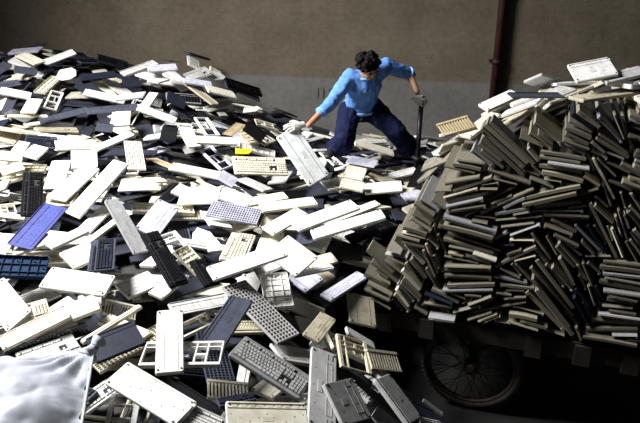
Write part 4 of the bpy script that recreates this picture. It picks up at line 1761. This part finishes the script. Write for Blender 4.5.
def sack():
    # outline of the lying sack on the heap, as the plan of its upper side
    ztop = [march(*q) for q in ((-60, 372), (20, 366), (94, 346), (88, 380), (72, 424), (40, 470), (-80, 480))]
    c = np.mean(ztop, axis=0)
    base = max(float(hget(*p[:2])) for p in ztop) + .01
    root = empty('woven_sack', (c[0], c[1], base))
    # plan: rounded quadrilateral from four corners, in world xy
    def corner(px, py, z):
        r = ray(px, py)
        t = (z - CAMZ) / r[2]
        return (EYE + r * t)
    hgt = .11
    P = [corner(-95, 368, base + .05), corner(93, 346, base + .07), corner(80, 432, base + .05), corner(-95, 505, base + .05)]
    n = 64
    def q(u, v):
        e0 = P[0] * (1 - u) + P[1] * u
        e1 = P[3] * (1 - u) + P[2] * u
        return e0 * (1 - v) + e1 * v
    m = MB()
    for side in (1, 0):
        for i in range(n + 1):
            for j in range(n + 1):
                u, v = i / n, j / n
                p = q(u, v)
                dome = (1 - abs(2 * u - 1) ** 3.2) * (1 - abs(2 * v - 1) ** 3.2)
                if side:
                    w = Vector((p[0] * 4, p[1] * 4, 2.0))
                    cr = abs(noise.noise(w * .7)) * .085 + abs(noise.noise(w * 1.5 + Vector((3, 1, 0)))) * .03 + abs(noise.noise(w * 4.7)) * .006 + noise.noise(w * .5) * .03 - .03
                    # folds fanning out of the tied corner
                    du, dv = 1 - u, v
                    ang = math.atan2(dv + .001, du + .001)
                    rr = math.hypot(du, dv)
                    cr += .016 * math.sin(ang * 17) * math.exp(-((rr - .25) / .22) ** 2)
                    z = base + .055 + hgt * dome * (.75 + .25 * v) + cr * min(1, dome * 2.5)
                else:
                    z = base + .055 - .05 * min(1, dome * 2)
                inw = .03 * (1 - min(1, dome * 3)) * noise.noise(Vector((u * 9, v * 9, 5)))
                m.v.append((p[0] + inw - c[0], p[1] + inw - c[1], z - base))
    N1 = (n + 1) ** 2
    for i in range(n):
        for j in range(n):
            a = i * (n + 1) + j
            m.f.append((a, a + 1, a + n + 2, a + n + 1))
            m.f.append((N1 + a, N1 + a + n + 1, N1 + a + n + 2, N1 + a + 1))
    edge = [(i, 0) for i in range(n)] + [(n, j) for j in range(n)] + [(i, n) for i in range(n, 0, -1)] + [(0, j) for j in range(n, 0, -1)]
    for k in range(len(edge)):
        a, b = edge[k], edge[(k + 1) % len(edge)]
        ia, ib = a[0] * (n + 1) + a[1], b[0] * (n + 1) + b[1]
        m.f.append((ia, ib, N1 + ib, N1 + ia))
    o = m.obj('sack_body', SACKM, root, True)
    uv = o.data.uv_layers.new()
    co_ = np.array([v for v in m.v])
    for l in o.data.loops:
        p = co_[l.vertex_index]
        uv.data[l.index].uv = (p[0], p[1])
    # tied corner: a twisted neck with a ruffled mouth
    k0 = P[1] - np.array([c[0], c[1], base])
    k0[2] = .058
    t = MB()
    dirv = Vector((P[1] - P[3])).normalized()
    dirv = Vector((dirv.x, dirv.y, .25)).normalized()
    s_ = Vector(k0) - dirv * .05
    t.tube([s_, s_ + dirv * .03, s_ + dirv * .055, s_ + dirv * .075, s_ + dirv * .10], [.05, .030, .016, .026, .036], 16)
    t.v = [(x + .010 * noise.noise(Vector((x * 60, y * 60, z * 60))), y + .010 * noise.noise(Vector((y * 60, z * 60, x * 60))), z + .008 * noise.noise(Vector((z * 50, x * 50, y * 50)))) for x, y, z in t.v]
    t.obj('tied_mouth', SACKM, root, True)
    tie = MB()
    ringp = [s_ + dirv * .055 + (Vector((0, 0, 1)).cross(dirv) * math.cos(a) + Vector((0, 0, 1)) * math.sin(a)) * .02 for a in np.linspace(0, 2 * PI, 13)]
    tie.tube(ringp, [.005] * 13, 6)
    tie.obj('tie_string', simple('teal_string', (.12, .28, .25), .8), root, True)
    # hem seam down the open side
    sm = MB()
    pts = []
    for v in np.linspace(.04, .97, 24):
        p = q(1.0, v)
        pts.append((p[0] - c[0] + .004, p[1] - c[1], .058))
    sm.tube(pts, [.007] * len(pts), 6)
    sm.obj('side_seam', simple('seam_thread', (.42, .47, .46), .8), root, True)
    tag(root, 'white woven plastic sack, full and tied at one corner, lying at the heap\'s edge', 'sack')
    return root


sack()

# ------------------------------------------------------------------ the worker
SKIN = simple('tanned_skin', (.42, .22, .13), .55, var=.12, scale=30)
HAIRM = simple('black_hair', (.006, .005, .005), .75, var=.4, scale=60, spec=.15)
BLUE = simple('light_blue_jersey', (.13, .29, .70), .85, var=.12, scale=14, bump=.12, spec=.15)
BLUE2 = simple('pale_blue_ribbing', (.24, .46, .78), .85, var=.1, scale=60, spec=.15)
NAVYC = simple('navy_trouser_cloth', (.008, .011, .042), .85, var=.3, scale=9, spec=.15)
GLOVEM = simple('white_knit_glove', (.62, .60, .55), .9, var=.15, scale=120, bump=.4, spec=.1)
SHOEM = simple('black_shoe', (.012, .012, .014), .5)
EYEM = simple('dark_eye', (.01, .008, .008), .3)
LIPM = simple('lips', (.32, .12, .09), .5)
dg_ = bpy.context.evaluated_depsgraph_get


def fuse(mb, name, mat, parent, voxel, smooth=4, disp=0.0, dscale=.12):
    """grow one continuous skin round the overlapping limbs"""
    o = mb.obj(name + '_tmp', mat)
    md = o.modifiers.new('r', 'REMESH')
    md.mode = 'VOXEL'
    md.voxel_size = voxel
    s = o.modifiers.new('s', 'SMOOTH')
    s.factor = .5
    s.iterations = smooth
    bpy.context.view_layer.update()
    d = dg_()
    me = bpy.data.meshes.new_from_object(o.evaluated_get(d))
    old = o.data
    bpy.data.objects.remove(o)
    bpy.data.meshes.remove(old)
    me.name = name
    if disp:
        nr = [0.0] * (len(me.vertices) * 3)
        me.vertices.foreach_get('normal', nr)
        for i, v in enumerate(me.vertices):
            p = v.co
            w = noise.noise(p / dscale) + .5 * noise.noise(p / dscale * 2.1)
            n_ = Vector(nr[3 * i:3 * i + 3])
            v.co = p + n_ * disp * w
    me.materials.clear()
    me.materials.append(mat)
    me.polygons.foreach_set('use_smooth', [True] * len(me.polygons))
    r = bpy.data.objects.new(name, me)
    COL.objects.link(r)
    r.parent = parent
    return r


J = {k: Vector(pw(*v)) for k, v in dict(
    hips=(361, 108, 6.86), hipA=(350, 111, 6.83), hipB=(372, 108, 6.88), belly=(361, 98, 6.76), chest=(364, 84, 6.64), neck=(365, 76, 6.56), skull=(368.5, 68, 6.42),
    shA=(350, 77, 6.56), elA=(333, 101, 6.44), wrA=(309, 125, 6.25), shB=(386, 66, 6.70), elB=(409, 74, 6.84), wrB=(417, 92, 6.74),
    kneeA=(342, 147, 6.66), kneeB=(396, 132, 6.78), ankA=(332, 180, 6.78), ankB=(409, 161, 7.0)).items()}


def foot_z(p, r=.12):
    return max(float(hget(p[0] + a, p[1] + b)) for a in np.linspace(-.12, .12, 7) for b in np.linspace(-.22, .09, 9))


for s in 'AB':
    J['ank' + s].z = foot_z(J['ank' + s]) + .085
PB = Vector((J['hips'].x, J['hips'].y, min(J['ankA'].z, J['ankB'].z) - .085))
person = empty('person', (0, 0, 0))
lat = (J['shB'] - J['shA']).normalized()
hlat = (J['hipB'] - J['hipA']).normalized()
spine = (J['neck'] - J['hips']).normalized()


def torso(m, k=0.0):
    pts = [J['hips'] - spine * .06, J['hips'] + spine * .03, J['belly'], (J['belly'] + J['chest']) / 2, J['chest'], J['chest'] * .45 + J['neck'] * .55, J['neck'] + spine * .0]
    ws = [.150, .160, .140, .152, .175, .150, .075]
    ds = [.110, .118, .105, .112, .120, .095, .065]
    ls = [hlat, hlat, hlat.lerp(lat, .4), hlat.lerp(lat, .7), lat, lat, lat]
    m.tube(pts, [w + k for w in ws], 24, True, [(d + k, l) for d, l in zip(ds, ls)])
    m.capsule(J['shA'], J['chest'] + (J['shA'] - J['chest']) * .25 + spine * .02, .062 + k, .09 + k)
    m.capsule(J['shB'], J['chest'] + (J['shB'] - J['chest']) * .25 + spine * .02, .062 + k, .09 + k)


# head frame: face looks down to the side of the pole and a little to the camera
fwd = (Vector((.50, -.62, -.62))).normalized()
upv = Vector((-.10, -.42, .9))
upv = (upv - fwd * upv.dot(fwd)).normalized()
rgt = fwd.cross(upv).normalized()
hc = J['skull']
hf = (rgt, fwd, upv)


def hp(x, y, z):
    return hc + rgt * x + fwd * y + upv * z


body = MB()
torso(body, -.012)
body.capsule(J['neck'] - spine * .03, hp(0, -.015, -.06), .056, .050)
body.ball(hc + upv * .02 - fwd * .012, (.074, .093, .098), hf, 20, 14)
body.ball(hp(0, .030, -.045), (.058, .058, .068), hf, 16, 10)
body.ball(hp(0, .055, -.088), (.026, .022, .020), hf, 10, 8)          # chin
body.tube([hp(0, .082, .018), hp(0, .098, -.012), hp(0, .105, -.026)], [.009, .013, .016], 10)   # nose
body.ball(hp(0, .100, -.028), .014, hf, 8, 6)
for s in (-1, 1):
    body.ball(hp(s * .040, .062, -.018), (.022, .018, .018), hf, 10, 8)   # cheek
    body.ball(hp(s * .030, .074, .030), (.022, .012, .008), hf, 10, 8)    # brow
    body.ball(hp(s * .074, -.010, -.008), (.010, .018, .030), hf, 10, 8)  # ear
for a, b_, ra, rb in (('shA', 'elA', .048, .041), ('elA', 'wrA', .042, .028), ('shB', 'elB', .048, .041), ('elB', 'wrB', .042, .028),
                      ('hipA', 'kneeA', .085, .06), ('kneeA', 'ankA', .058, .042), ('hipB', 'kneeB', .085, .06), ('kneeB', 'ankB', .058, .042)):
    body.capsule(J[a], J[b_], ra, rb)
bodyo = fuse(body, 'body', SKIN, person, .0075, 3)
for s in (-1, 1):
    e = MB().ball(hp(s * .030, .079, .014), (.013, .007, .006), hf, 10, 8)
    e.obj('eye', EYEM, bodyo, True)
    MB().tube([hp(s * .016, .089, .032), hp(s * .032, .088, .037), hp(s * .046, .078, .032)], [.004, .005, .003], 6).obj('eyebrow', HAIRM, bodyo, True)
MB().tube([hp(-.022, .080, -.060), hp(0, .091, -.060), hp(.022, .080, -.060)], [.004, .008, .004], 8).obj('mouth', LIPM, bodyo, True)

hair = MB()
hair.ball(hp(0, -.026, .042), (.090, .100, .092), hf, 20, 14)
r3 = random.Random(8)
for i in range(95):
    th, ph = r3.uniform(0, 2 * PI), math.asin(r3.uniform(-.25, 1))
    d = Vector((math.cos(ph) * math.cos(th), math.cos(ph) * math.sin(th), math.sin(ph)))
    if d.y > .55 and d.z < .55:
        continue
    q = hp(d.x * .092, -.028 + d.y * .102, .040 + d.z * .092)
    out = (q - hc).normalized()
    hair.ball(q + out * r3.uniform(-.005, .016), r3.uniform(.014, .028), hf, 8, 6)
for i in range(9):
    q = hp(r3.uniform(-.07, .07), -.115 + r3.uniform(-.03, .02), r3.uniform(-.06, .02))
    hair.ball(q, r3.uniform(.018, .032), hf, 8, 6)
for i in range(7):     # forelock over the brow
    q = hp(-.06 + .02 * i, .070 - abs(i - 3) * .006, .066)
    hair.ball(q, .019, hf, 8, 6)
fuse(hair, 'hair', HAIRM, person, .0055, 2, .006, .018)
None and MB().tube([hp(-.088, .030, .060), hp(-.05, .075, .092), hp(0, .090, .100), hp(.05, .075, .092), hp(.088, .030, .060)], [.007] * 5, 8).obj('hair_band', simple('dark_hair_band', (.03, .03, .05), .4), person, True)

sw = MB()
torso(sw, .018)
sw.capsule(J['shA'], J['elA'], .074, .064)
sw.capsule(J['elA'], J['elA'].lerp(J['wrA'], .50), .064, .050)
sw.capsule(J['shB'], J['elB'], .074, .062)
swo = fuse(sw, 'jersey', BLUE, person, .011, 4, .012, .075)


def band(name, pts_c, axis_w, axis_d, rw, rd, rad, mat, n=28):
    m = MB()
    pts = [pts_c + axis_w * (rw * math.cos(a)) + axis_d * (rd * math.sin(a)) for a in np.linspace(0, 2 * PI, n + 1)]
    m.tube(pts, [rad] * (n + 1), 8)
    return m.obj(name, mat, swo, True)


dax = spine.cross(lat).normalized()
band('neck_ribbing', J['neck'] + spine * .015 + dax * 0, lat, dax, .080, .072, .013, BLUE2)
band('waist_ribbing', J['hips'] + spine * .035, hlat, spine.cross(hlat).normalized(), .178, .138, .018, BLUE2)
for (a, b_, t_, r_) in (('elA', 'wrA', .50, .048), ('shB', 'elB', 1.0, .060)):
    ax = (J[b_] - J[a]).normalized()
    w_ = ax.cross(Vector((0, 0, 1))).normalized()
    band('cuff', J[a].lerp(J[b_], t_), w_, ax.cross(w_), r_, r_, .012, BLUE2, 18)

tr = MB()
tr.tube([J['hips'] + spine * .05, J['hips'], J['hips'] - spine * .09], [.165, .178, .15], 22, True, [(.125, hlat), (.14, hlat), (.125, hlat)])
for s in 'AB':
    hip, kn, an = J['hip' + s], J['knee' + s], J['ank' + s]
    tr.capsule(hip, hip.lerp(kn, .5), .118, .112)
    tr.capsule(hip.lerp(kn, .5), kn, .112, .100)
    tr.capsule(kn, kn.lerp(an, .5), .100, .098)
    tr.tube([kn.lerp(an, .5), an + Vector((0, 0, -.02))], [.098, .100], 16)
tro = fuse(tr, 'trousers', NAVYC, person, .012, 4, .016, .085)

for s in 'AB':
    an = J['ank' + s]
    kn = J['knee' + s]
    d = Vector((-.25 if s == 'A' else .45, -.9, 0)).normalized()
    side = Vector((d.y, -d.x, 0))
    z0 = an.z - .083
    sh = MB()
    base = Vector((an.x, an.y, z0))
    sec = [(-.07, .028, .030), (-.05, .037, .045), (0, .040, .050), (.06, .042, .036), (.12, .044, .027), (.165, .036, .022), (.185, .018, .014)]
    sh.tube([base + d * a + Vector((0, 0, h_)) for a, w_, h_ in sec], [w_ for a, w_, h_ in sec], 14, True, [(h_, side) for a, w_, h_ in sec])
    so_ = sh.obj('shoe', SHOEM, person, True)


def hand(name, wrist, d, nrm, curl, spread_, side, thumb_out=.6, k=1.0):
    """d: wrist to knuckles, nrm: out of the palm; fingers bend towards nrm"""
    d = d.normalized()
    nrm = (nrm - d * nrm.dot(d)).normalized()
    acr = d.cross(nrm).normalized() * side          # towards the thumb side
    m = MB()
    palm = wrist + d * .050 * k
    m.tube([wrist - d * .03 * k, wrist + d * .0, wrist + d * .045 * k, wrist + d * .088 * k], [.030 * k, .032 * k, .043 * k, .042 * k], 14, True,
           [(.027 * k, acr), (.024 * k, acr), (.021 * k, acr), (.017 * k, acr)])
    lens = [(.030, .040, .026, .021), (.010, .046, .029, .023), (-.011, .042, .027, .022), (-.031, .033, .021, .019)]
    for i, (off, l1, l2, l3) in enumerate(lens):
        p = wrist + d * .086 * k + acr * off * k
        dd_ = (d + acr * (off * spread_)).normalized()
        r_ = (.0105 - .0006 * i) * k
        for seg, (l, c_) in enumerate(zip((l1, l2, l3), curl)):
            a = c_ * (1 + .06 * i)
            ax = dd_.cross(nrm)
            # turn the finger towards the palm side
            q = Matrix.Rotation(a, 3, dd_.cross(nrm).normalized())
            nd = q @ dd_
            nrm2 = q @ nrm
            p2 = p + nd * l * k
            m.capsule(p, p2, r_, r_ * .93, 10)
            p, dd_, r_ = p2, nd, r_ * .93
            nrm_l = nrm2
            nrm, nrm_keep = nrm_l, nrm
        nrm = (nrm0 if False else (Vector(nrm_base) if False else nrm))
        # restore the palm normal for the next finger
        nrm = hand_n0.copy()
    p = wrist + d * .028 * k + acr * .030 * k
    td = (d * .55 + acr * thumb_out + hand_n0 * .35).normalized()
    p2 = p + td * .038 * k
    td2 = (d * .75 + acr * .15 + hand_n0 * .6).normalized()
    p3 = p2 + td2 * .032 * k
    m.capsule(wrist + d * .015 * k + acr * .012 * k, p, .018 * k, .0155 * k, 10)
    m.capsule(p, p2, .0145 * k, .0125 * k, 10)
    m.capsule(p2, p3, .0125 * k, .0110 * k, 10)
    g = fuse(m, name, GLOVEM, person, .0042 * k, 2)
    return g


def glove(wrist, d, nrm, curl, side, **kw):
    global hand_n0
    d = d.normalized()
    hand_n0 = (nrm - d * nrm.dot(d)).normalized()
    return hand('glove', wrist, d, nrm, curl, 3.0, side, **kw)


# pole: upright, gripped near its top
grip = J['wrB'] + Vector((.045, -.035, -.085))
polefoot = Vector(pw(417, 150, 6.78))
pd = (grip - polefoot).normalized()
low = polefoot.copy()
low.z = float(hget(low.x, low.y)) + .01
pole = empty('pole', low)
pdir = (grip - low).normalized()
ptop = grip + pdir * .05
pm = MB().tube([(0, 0, 0), Vector(ptop - low)], [.026, .024], 14)
pm.obj('shaft', simple('dark_steel_shaft', (.035, .036, .04), .4, metal=.5), pole, True)
MB().tube([Vector(ptop - low) - pdir * .005, Vector(ptop - low) + pdir * .02], [.028, .024], 14).obj('end_cap', RUBBER, pole, True)
tag(pole, 'dark steel pole standing in the heap, gripped at its top by the worker', 'pole')
# hand B around the pole: knuckles lead past the pole, palm against it
dB = Vector((.55, -.35, -.65))
nB = (Vector((-.1, 1, 0)))
dB = (dB - pdir * dB.dot(pdir) * .6).normalized()
pal = (pdir.cross(dB)).normalized()
side_n = dB.cross(pdir).normalized()
toward = Vector((0, -1, 0))
nrmB = side_n if side_n.dot(Vector((0, 1, 0))) > 0 else -side_n
wB = grip - dB * .065 - nrmB * .040
glove(wB, dB, nrmB, (.75, 1.15, .9), 1 if dB.cross(nrmB).dot(pdir) > 0 else -1)
# sleeve of skin from forearm to that wrist
# panel in the other hand
pA = Vector(pw(286, 132, 6.14))
pB = Vector(pw(319, 181, 6.10))
exv = (pA - pB).normalized()
wv_ = Vector(pw(299, 131, 6.18)) - Vector(pw(276, 134, 6.12))
eyv = (wv_ - exv * wv_.dot(exv)).normalized()
ezv = exv.cross(eyv)
if ezv.y > 0:
    eyv = -eyv
    ezv = exv.cross(eyv)
Lp = (pA - pB).length
rp_ = dict(kind='keyboard_cover', c=np.array((pA + pB) / 2), ex=np.array(exv), ey=np.array(eyv), ez=np.array(ezv), L=Lp, W=.225, T=.022, col='pale blue', keycol=None, jit=0)
pn = spawn('keyboard_cover_2', rp_)
pn.name = 'keyboard_cover'
tag(pn, 'pale bluish-white cover held out over the heap in the worker\'s lowered hand', 'keyboard cover')
# hand A pinches its upper edge
right_edge = (pA + pB) / 2 + exv * (Lp / 2) 
eR = eyv if eyv.x > 0 else -eyv
gp = right_edge + eR * .070
dA = (gp - J['wrA']).normalized()
nA = -ezv
wA = gp - dA * .085 + ezv * .040
glove(wA, dA, nA, (.30, .55, .45), 1 if dA.cross(nA).dot(Vector((0, 0, 1))) > 0 else -1)
tag(person, 'person in light blue jersey and navy trousers bending to hold a panel and pole', 'person')

# ------------------------------------------------------------------ light
w = bpy.data.worlds.new('world')
scene.world = w
w.use_nodes = True
bg = w.node_tree.nodes['Background']
bg.inputs[0].default_value = (.62, .72, 1.0, 1)
bg.inputs[1].default_value = 0.02


def area(name, loc, target, sx, sy, power, col, spread=180):
    l = bpy.data.lights.new(name, 'AREA')
    l.shape = 'RECTANGLE'
    l.size, l.size_y = sx, sy
    l.energy = power
    l.color = col
    l.spread = math.radians(spread)
    o = bpy.data.objects.new(name, l)
    COL.objects.link(o)
    o.location = loc
    o.rotation_euler = (Vector(target) - Vector(loc)).to_track_quat('-Z', 'Y').to_euler()
    return o


area('skylight_daylight', (-5.0, 5.0, 6.0), (-1.2, 4.6, .8), 2.2, 2.2, 640, (.975, .98, .985), 104)

vs = scene.view_settings
vs.view_transform = 'Standard'
vs.look = 'None'
vs.exposure = 0.0
vs.gamma = 1.0
vs.use_curve_mapping = False
